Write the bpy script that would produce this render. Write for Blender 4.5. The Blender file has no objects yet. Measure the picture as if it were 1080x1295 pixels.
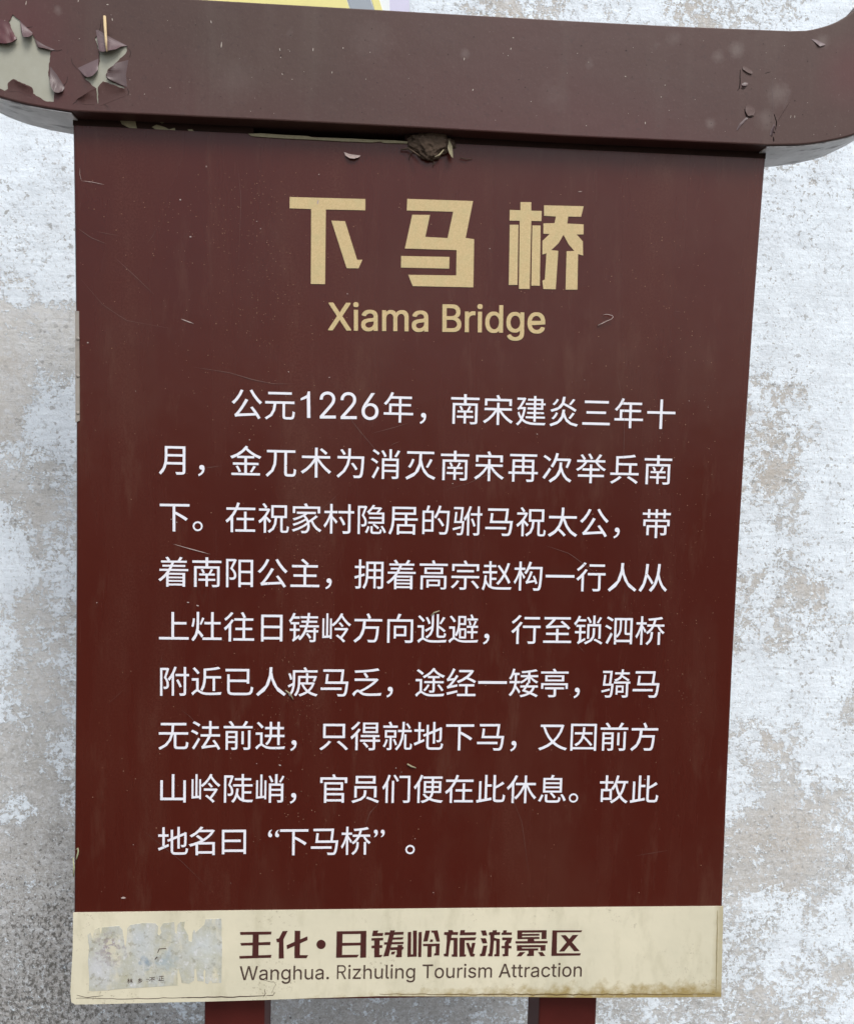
import bpy, bmesh, math, random, json
from mathutils import Vector, Matrix, noise
from mathutils.geometry import delaunay_2d_cdt
R = math.radians
SC = bpy.context.scene
COL = SC.collection

# ------------------------------------------------------------------ camera
FOC = 1100.0                                   # focal length in pixels of the 1080 wide photograph
EYE = Vector((0.34734544, -1.03065745, 1.48254217))
PITCH, YAW, ROLL = 0.07295569, 0.06272498, 0.02609504


def cam_matrix():
    cp, sp, cy, sy, cr, sr = (math.cos(PITCH), math.sin(PITCH), math.cos(YAW), math.sin(YAW),
                              math.cos(ROLL), math.sin(ROLL))
    B = Matrix(((1, 0, 0), (0, 0, -1), (0, 1, 0)))
    Ry = Matrix(((cy, 0, -sy), (0, 1, 0), (sy, 0, cy)))
    Rx = Matrix(((1, 0, 0), (0, cp, -sp), (0, sp, cp)))
    Rz = Matrix(((cr, -sr, 0), (sr, cr, 0), (0, 0, 1)))
    return Rz @ Rx @ Ry @ B


CM = cam_matrix()
cam_d = bpy.data.cameras.new('camera')
cam_d.sensor_fit = 'HORIZONTAL'
cam_d.sensor_width = 36
cam_d.lens = 36 * FOC / 1080
cam_d.clip_start = 0.01
cam_d.clip_end = 500
cam = bpy.data.objects.new('camera', cam_d)
COL.objects.link(cam)
rot = CM.transposed() @ Matrix(((1, 0, 0), (0, -1, 0), (0, 0, -1)))
cam.matrix_world = Matrix.Translation(EYE) @ rot.to_4x4()
SC.camera = cam

# ------------------------------------------------------------------ light: bright veiled sky, soft high sun behind the viewer
SUN_EL, SUN_ROT = R(52), R(158)
world = bpy.data.worlds.new('World')
SC.world = world
world.use_nodes = True
wn = world.node_tree
bg = wn.nodes['Background']
sky = wn.nodes.new('ShaderNodeTexSky')
sky.sky_type = 'NISHITA'
sky.sun_disc = False
sky.sun_elevation = SUN_EL
sky.sun_rotation = SUN_ROT
sky.air_density = 1.0
sky.dust_density = 3.0
sky.ozone_density = 0.6
hs = wn.nodes.new('ShaderNodeHueSaturation')
hs.inputs['Saturation'].default_value = 0.55
wn.links.new(sky.outputs[0], hs.inputs['Color'])
wn.links.new(hs.outputs[0], bg.inputs['Color'])
bg.inputs['Strength'].default_value = 0.15
sun_d = bpy.data.lights.new('sun', 'SUN')
sun_d.energy = 1.3
sun_d.angle = R(25)
sun_d.color = (1.0, 0.985, 0.96)
sun = bpy.data.objects.new('sun', sun_d)
COL.objects.link(sun)
to_sun = Vector((math.sin(SUN_ROT) * math.cos(SUN_EL), math.cos(SUN_ROT) * math.cos(SUN_EL), math.sin(SUN_EL)))
sun.rotation_euler = to_sun.to_track_quat('Z', 'Y').to_euler()
sun.location = to_sun * 6
SC.view_settings.view_transform = 'Standard'
SC.view_settings.look = 'None'
SC.view_settings.exposure = 0.45
SC.view_settings.gamma = 1.0

# ------------------------------------------------------------------ helpers


def at(u, v, Y=0.0):
    """point of the upright plane at depth Y that the photograph shows at (u, v)"""
    d = CM.transposed() @ Vector(((u - 540) / FOC, (v - 647.5) / FOC, 1))
    t = (Y - EYE.y) / d.y
    return EYE + d * t


def proj(p):
    c = CM @ (p - EYE)
    return 540 + FOC * c.x / c.z, 647.5 + FOC * c.y / c.z


def tag(o, label=None, cat=None, group=None, kind=None):
    for k, v in (('label', label), ('category', cat), ('group', group), ('kind', kind)):
        if v:
            o[k] = v
    return o


def empty(name, loc):
    o = bpy.data.objects.new(name, None)
    o.empty_display_size = 0.1
    o.location = loc
    COL.objects.link(o)
    return o


def link(name, me, mat, parent=None, smooth=False):
    if mat:
        me.materials.append(mat)
    if smooth:
        for p in me.polygons:
            p.use_smooth = True
    o = bpy.data.objects.new(name, me)
    COL.objects.link(o)
    if parent:
        o.parent = parent
        base = Vector((0, 0, 0))
        q = parent
        while q:
            base += q.location
            q = q.parent
        me.transform(Matrix.Translation(-base))
    return o


def pydata(name, V, F, mat, parent=None, smooth=False):
    me = bpy.data.meshes.new(name)
    me.from_pydata([tuple(v) for v in V], [], F)
    me.validate()
    bm = bmesh.new()
    bm.from_mesh(me)
    bmesh.ops.recalc_face_normals(bm, faces=bm.faces)
    bm.to_mesh(me)
    bm.free()
    return link(name, me, mat, parent, smooth)


def area(P):
    return sum(P[i - 1][0] * P[i][1] - P[i][0] * P[i - 1][1] for i in range(len(P))) / 2


def ccw(P):
    return list(P) if area(P) > 0 else list(reversed(P))


def union(polys, holes=(), tris=None):
    """planar union of outlines (x, z) minus holes -> verts, faces"""
    V, F, H = [], [], []
    for P in polys:
        P = ccw(P)
        F.append(list(range(len(V), len(V) + len(P))))
        V += [Vector(p) for p in P]
    if tris:
        tv, tf = tris
        b = len(V)
        V += [Vector(p) for p in tv]
        for f in tf:
            P = [tv[i] for i in f]
            if abs(area(P)) < 1e-12:
                continue
            F.append([b + i for i in (f if area(P) > 0 else f[::-1])])
    n = len(F)
    for P in holes:
        P = ccw(P)
        F.append(list(range(len(V), len(V) + len(P))))
        V += [Vector(p) for p in P]
    ov, oe, of, a, b, orig = delaunay_2d_cdt(V, [], F, 1, 1e-7, True)
    keep = [list(f) for f, o in zip(of, orig) if o and all(i < n for i in o)]
    return ov, keep


def slab(V2, F2, Y, th):
    """flat faces (x, z) facing -Y at depth Y, with walls back to Y + th"""
    used = sorted({i for f in F2 for i in f})
    mp = {k: i for i, k in enumerate(used)}
    n = len(used)
    V = [Vector((V2[i][0], Y, V2[i][1])) for i in used] + [Vector((V2[i][0], Y + th, V2[i][1])) for i in used]
    F = [[mp[i] for i in f] for f in F2]
    cnt = {}
    for f in F:
        for i in range(len(f)):
            e = (f[i - 1], f[i])
            cnt[e] = cnt.get(e, 0) + 1
    walls = [[a, b, b + n, a + n][::-1] for a, b in cnt if (b, a) not in cnt]
    return V, F + walls


def sheet(name, pxpolys, Y, th, mat, parent=None, pxholes=()):
    f = lambda P: [(p.x, p.z) for p in (at(u, v, Y) for u, v in P)]
    V2, F2 = union([f(P) for P in pxpolys], [f(P) for P in pxholes])
    V, F = slab(V2, F2, Y, th)
    me = bpy.data.meshes.new(name)
    me.from_pydata([tuple(v) for v in V], [], F)
    me.validate()
    return link(name, me, mat, parent)


def box(name, lo, hi, mat, parent=None, bev=0.0):
    bm = bmesh.new()
    bmesh.ops.create_cube(bm, size=1)
    c = [(a + b) / 2 for a, b in zip(lo, hi)]
    s = [b - a for a, b in zip(lo, hi)]
    for v in bm.verts:
        v.co = Vector([c[i] + v.co[i] * s[i] for i in range(3)])
    if bev:
        bmesh.ops.bevel(bm, geom=list(bm.edges), offset=bev, segments=3, affect='EDGES', profile=0.5)
    me = bpy.data.meshes.new(name)
    bm.to_mesh(me)
    bm.free()
    return link(name, me, mat, parent, bool(bev) and False)


def tube(name, pts, rad, mat, parent=None, seg=7):
    V, F = [], []
    n = len(pts)
    for i, p in enumerate(pts):
        d = (pts[min(i + 1, n - 1)] - pts[max(i - 1, 0)]).normalized()
        a = d.cross(Vector((0, 1, 0.01))).normalized()
        b = d.cross(a)
        r = rad[i] if isinstance(rad, (list, tuple)) else rad
        for k in range(seg):
            t = 2 * math.pi * k / seg
            V.append(p + (a * math.cos(t) + b * math.sin(t)) * r)
    for i in range(n - 1):
        for k in range(seg):
            q = (k + 1) % seg
            F.append([i * seg + k, i * seg + q, (i + 1) * seg + q, (i + 1) * seg + k])
    F.append(list(range(seg)))
    F.append(list(range((n - 1) * seg, n * seg)))
    return pydata(name, V, F, mat, parent, True)


def resample(P, n):
    P = [Vector(p) for p in P]
    L = [0]
    for a, b in zip(P, P[1:]):
        L.append(L[-1] + (b - a).length)
    out = []
    for i in range(n):
        t = L[-1] * i / (n - 1)
        k = 0
        while k < len(P) - 2 and L[k + 1] < t:
            k += 1
        s = (t - L[k]) / max(1e-9, L[k + 1] - L[k])
        out.append(P[k].lerp(P[k + 1], min(1, s)))
    return out


def flake(root, tip, Y, lift, mat, parent, name='paint_flake', th=0.0005, curl=1.8, n=14, m=8):
    """a lifted chip of paint: hinged along root (px), free along tip (px)"""
    A, B = resample(root, n), resample(tip, n)
    rj = random.Random(int(tip[0][0] * 7 + tip[0][1]))
    if n > 8:
        B = [p + Vector((rj.uniform(-.12, .12), rj.uniform(-.18, .18))) for p in B]
    V = []
    for j in range(m):
        s = j / (m - 1)
        for i in range(n):
            p = A[i].lerp(B[i], s)
            edge = math.sin(math.pi * min(1, max(0, (i + 0.6) / (n + 0.2)))) ** 0.4
            y = Y - 0.0002 - lift * (s ** curl) * edge - lift * 0.22 * s * noise.noise(Vector((p.x * .12, p.y * .12, 5)))
            V.append(at(p.x, p.y, y))
    W = [v + Vector((0, th, 0)) for v in V]
    N = n * m
    F = []
    for j in range(m - 1):
        for i in range(n - 1):
            a = j * n + i
            F.append([a, a + 1, a + n + 1, a + n])
            F.append([N + a, N + a + n, N + a + n + 1, N + a + 1])
    rim = list(range(n)) + [k * n + n - 1 for k in range(1, m)] + [(m - 1) * n + i for i in range(n - 2, -1, -1)] + [k * n for k in range(m - 2, 0, -1)]
    for i in range(len(rim)):
        a, b = rim[i - 1], rim[i]
        F.append([a, b, N + b, N + a])
    return pydata(name, V + W, F, mat, parent, False)


# ------------------------------------------------------------------ materials


class NT:
    def __init__(s, name):
        s.m = bpy.data.materials.new(name)
        s.m.use_nodes = True
        s.t = s.m.node_tree
        s.b = s.t.nodes['Principled BSDF']
        s.co = s.t.nodes.new('ShaderNodeTexCoord').outputs['Object']

    def put(s, sock, v):
        if isinstance(v, bpy.types.NodeSocket):
            s.t.links.new(v, sock)
        elif v is not None:
            if sock.type == 'RGBA' and len(v) == 3:
                v = (*v, 1)
            sock.default_value = v

    def n(s, typ, ins=None, out=0, **kw):
        nd = s.t.nodes.new(typ)
        for k, v in kw.items():
            setattr(nd, k, v)
        for k, v in (ins or {}).items():
            s.put(nd.inputs[k], v)
        return nd.outputs[out]

    def math(s, op, a, b=None, c=None, clamp=False):
        nd = s.t.nodes.new('ShaderNodeMath')
        nd.operation = op
        nd.use_clamp = clamp
        for i, v in enumerate((a, b, c)):
            s.put(nd.inputs[i], v)
        return nd.outputs[0]

    def map(s, scale=(1, 1, 1), loc=(0, 0, 0), rot=(0, 0, 0)):
        return s.n('ShaderNodeMapping', {'Vector': s.co, 'Scale': scale, 'Location': loc, 'Rotation': rot})

    def noise(s, scale, detail=4, rough=0.55, vec=None, dist=0.0):
        return s.n('ShaderNodeTexNoise', {'Vector': vec or s.co, 'Scale': scale, 'Detail': detail, 'Roughness': rough, 'Distortion': dist})

    def step(s, v, a, b):
        return s.n('ShaderNodeMapRange', {'Value': v, 'From Min': a, 'From Max': b}, clamp=True)

    def mix(s, f, a, b, mode='MIX'):
        nd = s.t.nodes.new('ShaderNodeMix')
        nd.data_type = 'RGBA'
        nd.blend_type = mode
        s.put(nd.inputs[0], f)
        s.put(nd.inputs[6], a)
        s.put(nd.inputs[7], b)
        return nd.outputs[2]

    def bump(s, h, strength=0.3, dist=0.001, prev=None):
        return s.n('ShaderNodeBump', {'Height': h, 'Strength': strength, 'Distance': dist, 'Normal': prev} if prev else
                   {'Height': h, 'Strength': strength, 'Distance': dist})

    def done(s, col=None, rough=None, normal=None, spec=None, coat=None):
        s.put(s.b.inputs['Base Color'], col)
        s.put(s.b.inputs['Roughness'], rough)
        if normal:
            s.put(s.b.inputs['Normal'], normal)
        if spec is not None:
            s.put(s.b.inputs['Specular IOR Level'], spec)
        if coat:
            s.put(s.b.inputs['Coat Weight'], coat)
        return s.m


def mat_panel():
    k = NT('brown_print')
    big = k.noise(3.0, 3)
    streak = k.noise(14, 5, 0.6, k.map((1, 1, 0.13)))
    fine = k.noise(420, 3, 0.7)
    c = k.mix(k.step(big, 0.35, 0.7), (0.056, 0.0078, 0.0044), (0.064, 0.0098, 0.0054))
    dust = k.math('MULTIPLY', k.step(streak, 0.50, 0.78), k.step(fine, 0.42, 0.62))
    c = k.mix(k.math('MULTIPLY', dust, 0.28), c, (0.15, 0.07, 0.045))
    mott = k.noise(7, 6, 0.65, k.map((1, 1, 0.45), (5, 0, 2)))
    c = k.mix(k.math('MULTIPLY', k.step(mott, 0.50, 0.72), 0.16), c, (0.115, 0.062, 0.042))
    spill = k.noise(36, 6, 0.7, k.map((1, 1, 0.22), (1, 0, 6)))
    c = k.mix(k.math('MULTIPLY', k.step(spill, 0.56, 0.72), 0.14), c, (0.16, 0.09, 0.06))
    sp = k.n('ShaderNodeTexVoronoi', {'Vector': k.co, 'Scale': 130.0}, 0)
    gate = k.step(k.noise(60, 2), 0.55, 0.62)
    dots = k.math('MULTIPLY', k.math('SUBTRACT', 1.0, k.step(sp, 0.05, 0.11)), gate)
    c = k.mix(k.math('MULTIPLY', dots, 0.4), c, (0.22, 0.10, 0.06))
    r = k.math('ADD', 0.20, k.math('MULTIPLY', k.step(streak, 0.3, 0.8), 0.16))
    bmp = k.bump(fine, 0.08, 0.0004)
    bmp = k.bump(k.noise(9, 3), 0.25, 0.004, bmp)
    return k.done(c, r, bmp, 0.27)


def mat_beam():
    k = NT('faded_brown_paint')
    big = k.noise(5.0, 4, 0.6)
    red = k.noise(1.7, 3, 0.5, k.map((1, 1, 1), (3.1, 0, 0.4)))
    fine = k.noise(320, 3, 0.7)
    c = k.mix(k.step(big, 0.3, 0.7), (0.062, 0.034, 0.028), (0.078, 0.045, 0.037))
    c = k.mix(k.math('MULTIPLY', k.step(red, 0.5, 0.68), 0.55), c, (0.085, 0.027, 0.028))
    streak = k.noise(22, 4, 0.6, k.map((1, 1, 0.1)))
    c = k.mix(k.math('MULTIPLY', k.step(streak, 0.55, 0.8), 0.25), c, (0.12, 0.095, 0.08))
    blot = k.n('ShaderNodeTexVoronoi', {'Vector': k.map((1, 1, 0.8)), 'Scale': 17.0}, 0)
    bl = k.math('MULTIPLY', k.math('SUBTRACT', 1.0, k.step(k.math('ADD', blot, k.math('MULTIPLY', k.noise(70, 3), 0.25)), 0.15, 0.22)), 0.22)
    c = k.mix(bl, c, (0.17, 0.14, 0.13))
    c = k.mix(k.math('MULTIPLY', k.step(fine, 0.56, 0.70), 0.09), c, (0.24, 0.18, 0.16))
    c = k.mix(k.math('MULTIPLY', k.step(k.noise(200, 3, 0.6, k.map((1, 1, 1), (1.3, 2, 0.7))), 0.60, 0.70), 0.35), c, (0.045, 0.026, 0.025))
    wc = k.map(loc=(0.4, 0.05, 0))
    for (u, v, rad, amt) in ((908, 71, .009, .30), (931, 62, .011, .38), (899, 156, .008, .34), (588, 67, .007, .25), (985, 118, .016, .32), (968, 150, .014, .25), (73, 12, .006, .35),
                             (1040, 52, .010, .3), (852, 48, .010, .18), (700, 120, .02, .10), (470, 50, .03, .10), (300, 100, .03, .10)):
        d = k.n('ShaderNodeVectorMath', {0: wc, 1: tuple(at(u, v, -.022))}, 1, operation='DISTANCE')
        d = k.math('ADD', d, k.math('MULTIPLY', k.math('SUBTRACT', k.noise(110, 5, 0.7), 0.5), rad * 1.3))
        c = k.mix(k.math('MULTIPLY', k.math('SUBTRACT', 1.0, k.step(d, rad * .2, rad)), amt), c, (0.21, 0.175, 0.16))
    for (u, v, rad, amt) in ((1078, 90, .05, .55), (20, 30, .06, .45), (70, 120, .03, .3)):
        d = k.n('ShaderNodeVectorMath', {0: wc, 1: tuple(at(u, v, -.022))}, 1, operation='DISTANCE')
        c = k.mix(k.math('MULTIPLY', k.math('SUBTRACT', 1.0, k.step(d, rad * .2, rad)), amt), c, (0.095, 0.030, 0.031))
    bmp = k.bump(fine, 0.12, 0.0005)
    bmp = k.bump(k.noise(26, 4), 0.3, 0.002, bmp)
    return k.done(c, k.math('ADD', 0.42, k.math('MULTIPLY', big, 0.2)), bmp, 0.3)


def mat_flat(name, col, rough=0.6, var=0.15, scale=40, bump=0.1, spec=0.5, tint=None):
    k = NT(name)
    nz = k.noise(scale, 5, 0.6)
    t = tint or tuple(min(1, x * 0.7) for x in col)
    c = k.mix(k.math('MULTIPLY', k.step(nz, 0.35, 0.72), min(1.0, var * 4)), col, t)
    return k.done(c, rough, k.bump(nz, bump, 0.001), spec)


def mat_gold():
    k = NT('gold_lettering')
    g = k.noise(700, 3, 0.8)
    h = k.noise(60, 4, 0.6)
    c = k.mix(k.step(g, 0.36, 0.66), (0.46, 0.345, 0.165), (0.58, 0.445, 0.235))
    c = k.mix(k.math('MULTIPLY', k.step(h, 0.46, 0.70), 0.5), c, (0.42, 0.37, 0.185))
    return k.done(c, 0.55, k.bump(g, 0.2, 0.0004), 0.4)


def mat_cream():
    k = NT('cream_sheet')
    k.co = k.map(loc=(0.4, 0.05, 0))      # the sign's origin lies at (0.4, 0.05, 0)
    g = k.noise(7, 5, 0.6)
    c = k.mix(k.step(g, 0.35, 0.7), (0.655, 0.61, 0.46), (0.56, 0.53, 0.40))
    mild = k.noise(38, 6, 0.65, k.map((1, 1, 0.35)))
    c = k.mix(k.math('MULTIPLY', k.step(mild, 0.50, 0.74), 0.5), c, (0.40, 0.37, 0.25))
    sp = k.noise(260, 3, 0.7)
    c = k.mix(k.math('MULTIPLY', k.math('MULTIPLY', k.step(sp, 0.60, 0.68), k.step(k.noise(11, 3), 0.5, 0.62)), 0.6), c, (0.17, 0.12, 0.07))
    # ochre algae along the lower edge, more of it to the right
    xyz = k.t.nodes.new('ShaderNodeSeparateXYZ')
    k.t.links.new(k.co, xyz.inputs[0])
    low = k.math('SUBTRACT', 1.0, k.step(xyz.outputs[2], 0.800, 0.835))
    rt = k.step(xyz.outputs[0], 0.12, 0.60)
    a = k.math('MULTIPLY', k.math('ADD', k.math('MULTIPLY', low, 0.50), k.math('MULTIPLY', k.noise(55, 6, 0.7), 0.85)), k.math('ADD', 0.62, k.math('MULTIPLY', rt, 0.38)))
    c = k.mix(k.math('MULTIPLY', k.step(a, 0.64, 0.90), 0.85), c, (0.28, 0.195, 0.045))
    rim = k.math('MULTIPLY', k.step(k.math('ADD', xyz.outputs[0], k.math('MULTIPLY', k.noise(80, 4), 0.010)), 0.791, 0.8005), 0.5)
    c = k.mix(rim, c, (0.30, 0.24, 0.11))
    return k.done(c, 0.5, k.bump(k.noise(18, 4), 0.35, 0.003), 0.45)


def mat_residue():
    k = NT('paper_residue')
    k.co = k.map(loc=(0.4, 0.05, 0))
    g = k.noise(45, 6, 0.7)
    s = k.noise(60, 6, 0.65, k.map((1, 1, 0.28)))
    c = k.mix(k.step(g, 0.36, 0.64), (0.40, 0.39, 0.29), (0.45, 0.465, 0.44))
    c = k.mix(k.math('MULTIPLY', k.step(s, 0.48, 0.70), 0.75), c, (0.53, 0.54, 0.53))
    c = k.mix(k.math('MULTIPLY', k.step(k.noise(34, 5, 0.65, k.map((1, 1, 0.35), (2, 2, 8))), 0.51, 0.61), 0.75), c, (0.60, 0.56, 0.42))

    def spot(p, r0, r1):
        d = k.n('ShaderNodeVectorMath', {0: k.co, 1: tuple(p)}, 1, operation='DISTANCE')
        d = k.math('ADD', d, k.math('MULTIPLY', k.math('SUBTRACT', k.noise(130, 4), 0.5), 0.026))
        return k.math('SUBTRACT', 1.0, k.step(d, r0, r1))
    c = k.mix(k.math('MULTIPLY', spot(at(262, 1200, 0), 0.004, 0.028), 0.55), c, (0.56, 0.60, 0.61))
    c = k.mix(k.math('MULTIPLY', spot(at(125, 1228, 0), 0.004, 0.030), 0.5), c, (0.52, 0.54, 0.60))
    c = k.mix(k.math('MULTIPLY', spot(at(175, 1190, 0), 0.004, 0.030), 0.55), c, (0.47, 0.51, 0.54))
    c = k.mix(k.math('MULTIPLY', spot(at(186, 1217, 0), 0.001, 0.009), 0.8), c, (0.13, 0.21, 0.30))
    c = k.mix(k.math('MULTIPLY', spot(at(210, 1213, 0), 0.002, 0.016), 0.55), c, (0.24, 0.34, 0.44))
    pur = k.math('MULTIPLY', spot(at(140, 1198, 0), 0.006, 0.026), k.step(k.noise(190, 3, 0.6), 0.49, 0.56))
    c = k.mix(k.math('MULTIPLY', pur, 0.75), c, (0.23, 0.19, 0.22))
    c = k.mix(k.math('MULTIPLY', k.step(k.noise(170, 4, 0.6), 0.60, 0.68), 0.6), c, (0.62, 0.63, 0.64))
    c = k.mix(k.math('MULTIPLY', k.step(k.noise(150, 4, 0.6, k.map((1, 1, 1), (4, 4, 4))), 0.57, 0.66), 0.55), c, (0.24, 0.23, 0.17))
    return k.done(c, 0.75, k.bump(g, 0.6, 0.002), 0.3)


def mat_zinc():
    k = NT('weathered_grey_metal')
    g = k.noise(30, 5, 0.65)
    s = k.noise(90, 4, 0.6, k.map((0.25, 1, 1), rot=(0, 0.3, 0)))
    c = k.mix(k.step(g, 0.35, 0.7), (0.66, 0.645, 0.65), (0.46, 0.45, 0.45))
    c = k.mix(k.math('MULTIPLY', k.step(s, 0.56, 0.66), 0.75), c, (0.10, 0.085, 0.085))
    return k.done(c, 0.5, k.bump(g, 0.3, 0.001), 0.5)


def mat_wall():
    k = NT('peeling_limewash')
    at_ = k.t.nodes.new('ShaderNodeAttribute')
    at_.attribute_name = 'wash'
    sep = k.t.nodes.new('ShaderNodeSeparateColor')
    k.t.links.new(at_.outputs['Color'], sep.inputs[0])
    cov, dark, warm = sep.outputs[0], sep.outputs[1], sep.outputs[2]
    wob = k.n('ShaderNodeVectorMath', {0: k.co, 1: k.n('ShaderNodeVectorMath', {0: k.n('ShaderNodeTexNoise', {'Vector': k.co, 'Scale': 45.0, 'Detail': 3.0}, 1), 3: 0.007}, 0, operation='SCALE')}, 0, operation='ADD')
    n1 = k.noise(19, 7, 0.70, wob)
    n2 = k.noise(85, 6, 0.68, wob)
    n3 = k.noise(240, 5, 0.7, wob)
    f = k.math('ADD', k.math('MULTIPLY', n1, 0.29), k.math('ADD', k.math('MULTIPLY', n2, 0.41), k.math('MULTIPLY', n3, 0.30)))
    # f lies about .5 +- .1 : move the threshold with the coverage
    thr = k.math('SUBTRACT', 0.602, k.math('MULTIPLY', cov, 0.215))
    m = k.step(k.math('SUBTRACT', f, thr), -0.008, 0.010)
    soft = k.step(k.math('SUBTRACT', f, thr), -0.05, 0.05)
    # bare plaster
    pl = k.mix(k.step(k.noise(9, 5, 0.6), 0.35, 0.68), (0.62, 0.63, 0.62), (0.51, 0.515, 0.50))
    pl = k.mix(k.math('MULTIPLY', k.step(dark, 0.02, 1.0), 0.95), pl, (0.30, 0.295, 0.285))
    pl = k.mix(k.math('MULTIPLY', warm, k.step(k.noise(14, 4), 0.3, 0.6)), pl, (0.49, 0.46, 0.415))
    g1 = k.noise(330, 4, 0.7)
    pl = k.mix(k.math('MULTIPLY', k.math('MULTIPLY', k.step(g1, 0.50, 0.66), k.math('ADD', 0.35, dark)), 0.5), pl, (0.23, 0.225, 0.215))
    pl = k.mix(k.math('MULTIPLY', k.step(k.noise(240, 4, 0.6, k.map((1, 1, 1), (7, 1, 3))), 0.54, 0.64), 0.5), pl, (0.60, 0.61, 0.625))
    pl = k.mix(k.math('MULTIPLY', k.step(k.noise(42, 7, 0.75, k.map((1, 1, 1), (3, 0, 11))), 0.50, 0.64), 0.45), pl, (0.66, 0.68, 0.69))
    pl = k.mix(k.math('MULTIPLY', k.step(k.noise(28, 7, 0.75, k.map((1, 1, 0.6), (8, 0, 4))), 0.54, 0.68), k.math('ADD', 0.12, k.math('MULTIPLY', dark, 0.5))), pl, (0.22, 0.215, 0.20))
    # limewash
    wh = k.mix(k.step(k.noise(22, 6, 0.6), 0.38, 0.68), (0.765, 0.84, 0.90), (0.68, 0.74, 0.79))
    wh = k.mix(k.math('MULTIPLY', k.step(k.noise(150, 5, 0.72), 0.52, 0.66), 0.42), wh, (0.52, 0.55, 0.58))
    c = k.mix(m, pl, wh)
    thin = k.math('MULTIPLY', k.math('SUBTRACT', 1.0, m), k.step(k.noise(130, 6, 0.72), 0.53, 0.60))
    c = k.mix(k.math('MULTIPLY', thin, 0.62), c, (0.62, 0.65, 0.68))
    # small grey chips within the white
    ch = k.noise(105, 4, 0.55, k.map((1, 1, 1), (2.2, 0, 5)))
    c = k.mix(k.math('MULTIPLY', k.math('MULTIPLY', k.step(ch, 0.61, 0.625), k.step(k.noise(9, 4), 0.42, 0.54)), 0.85), c, (0.36, 0.36, 0.35))
    ch2 = k.noise(230, 4, 0.6, k.map((1, 1, 0.7), (9, 0, 2)))
    c = k.mix(k.math('MULTIPLY', k.math('MULTIPLY', k.step(ch2, 0.60, 0.63), m), 0.6), c, (0.44, 0.45, 0.45))
    # mould speckle
    mo = k.noise(150, 7, 0.80, k.map((1, 1, 0.8), (0, 0, 9)))
    mt = k.math('SUBTRACT', 0.75, k.math('MULTIPLY', dark, 0.285))
    c = k.mix(k.math('MULTIPLY', k.step(k.math('SUBTRACT', mo, mt), 0.0, 0.06), 0.85), c, (0.095, 0.09, 0.08))
    # fine chisel and brush marks
    br = k.noise(60, 4, 0.5, k.map((0.22, 1, 1.6)))
    b = k.bump(k.math('ADD', k.math('MULTIPLY', m, 0.5), k.math('MULTIPLY', soft, 0.5)), 0.6, 0.0012)
    b = k.bump(g1, 0.5, 0.0013, b)
    b = k.bump(br, 0.35, 0.003, b)
    b = k.bump(k.noise(20, 5, 0.6), 0.6, 0.006, b)
    return k.done(c, 0.88, b, 0.2)


M_panel, M_beam, M_gold, M_cream, M_res, M_zinc, M_wall = mat_panel(), mat_beam(), mat_gold(), mat_cream(), mat_residue(), mat_zinc(), mat_wall()
M_white = mat_flat('white_lettering', (0.74, 0.745, 0.80), 0.45, 0.08, 60, 0.05, tint=(0.60, 0.60, 0.65))
M_maroon = mat_flat('maroon_lettering', (0.062, 0.011, 0.009), 0.5, 0.15, 90, 0.05, tint=(0.042, 0.013, 0.009))
M_umber = mat_flat('umber_lettering', (0.065, 0.038, 0.028), 0.5, 0.1, 90, 0.05)
M_post = mat_flat('brown_post_paint', (0.080, 0.0125, 0.0095), 0.5, 0.15, 25, 0.15, 0.25)
M_rail = mat_flat('dark_brown_rail', (0.030, 0.014, 0.011), 0.8, 0.2, 60, 0.3, 0.15)
M_under = mat_flat('pale_undercoat', (0.345, 0.345, 0.285), 0.6, 0.16, 28, 0.25, tint=(0.27, 0.265, 0.20))
M_lilac = mat_flat('curled_paint', (0.125, 0.080, 0.083), 0.42, 0.12, 70, 0.1)
M_redflake = mat_flat('red_paint_flake', (0.085, 0.022, 0.024), 0.4, 0.12, 60, 0.1)
M_flakebrown = mat_flat('brown_paint_flake', (0.085, 0.05, 0.05), 0.42, 0.12, 60, 0.1)
M_chip = mat_flat('cream_chip', (0.30, 0.265, 0.165), 0.8, 0.2, 200, 0.4)
M_edge = mat_flat('bare_metal_edge', (0.30, 0.27, 0.235), 0.45, 0.2, 90, 0.2)
M_straw = mat_flat('dry_straw', (0.62, 0.47, 0.26), 0.6, 0.15, 200, 0.2)
M_mud = mat_flat('dried_mud', (0.105, 0.075, 0.055), 0.95, 0.22, 260, 0.8, 0.1)
M_debris = mat_flat('papery_debris', (0.42, 0.33, 0.30), 0.7, 0.15, 200, 0.2)
M_scratch = mat_flat('scratched_print', (0.135, 0.065, 0.052), 0.6, 0.2, 200, 0.0)
M_speck = mat_flat('tan_speck', (0.30, 0.16, 0.10), 0.8, 0.2, 200, 0.0)
M_pale = mat_flat('pale_speck', (0.50, 0.44, 0.38), 0.8, 0.2, 200, 0.0)
M_dark = mat_flat('dark_grime_and_shade', (0.020, 0.013, 0.011), 0.9, 0.1, 200, 0.0)  # near-black: real specks and cracks, also shade painted inside gap and slits
M_tendril = mat_flat('dry_green_tendril', (0.36, 0.37, 0.22), 0.7, 0.15, 200, 0.1)

# ------------------------------------------------------------------ setting: ground and wall
GY = 0.40


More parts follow.
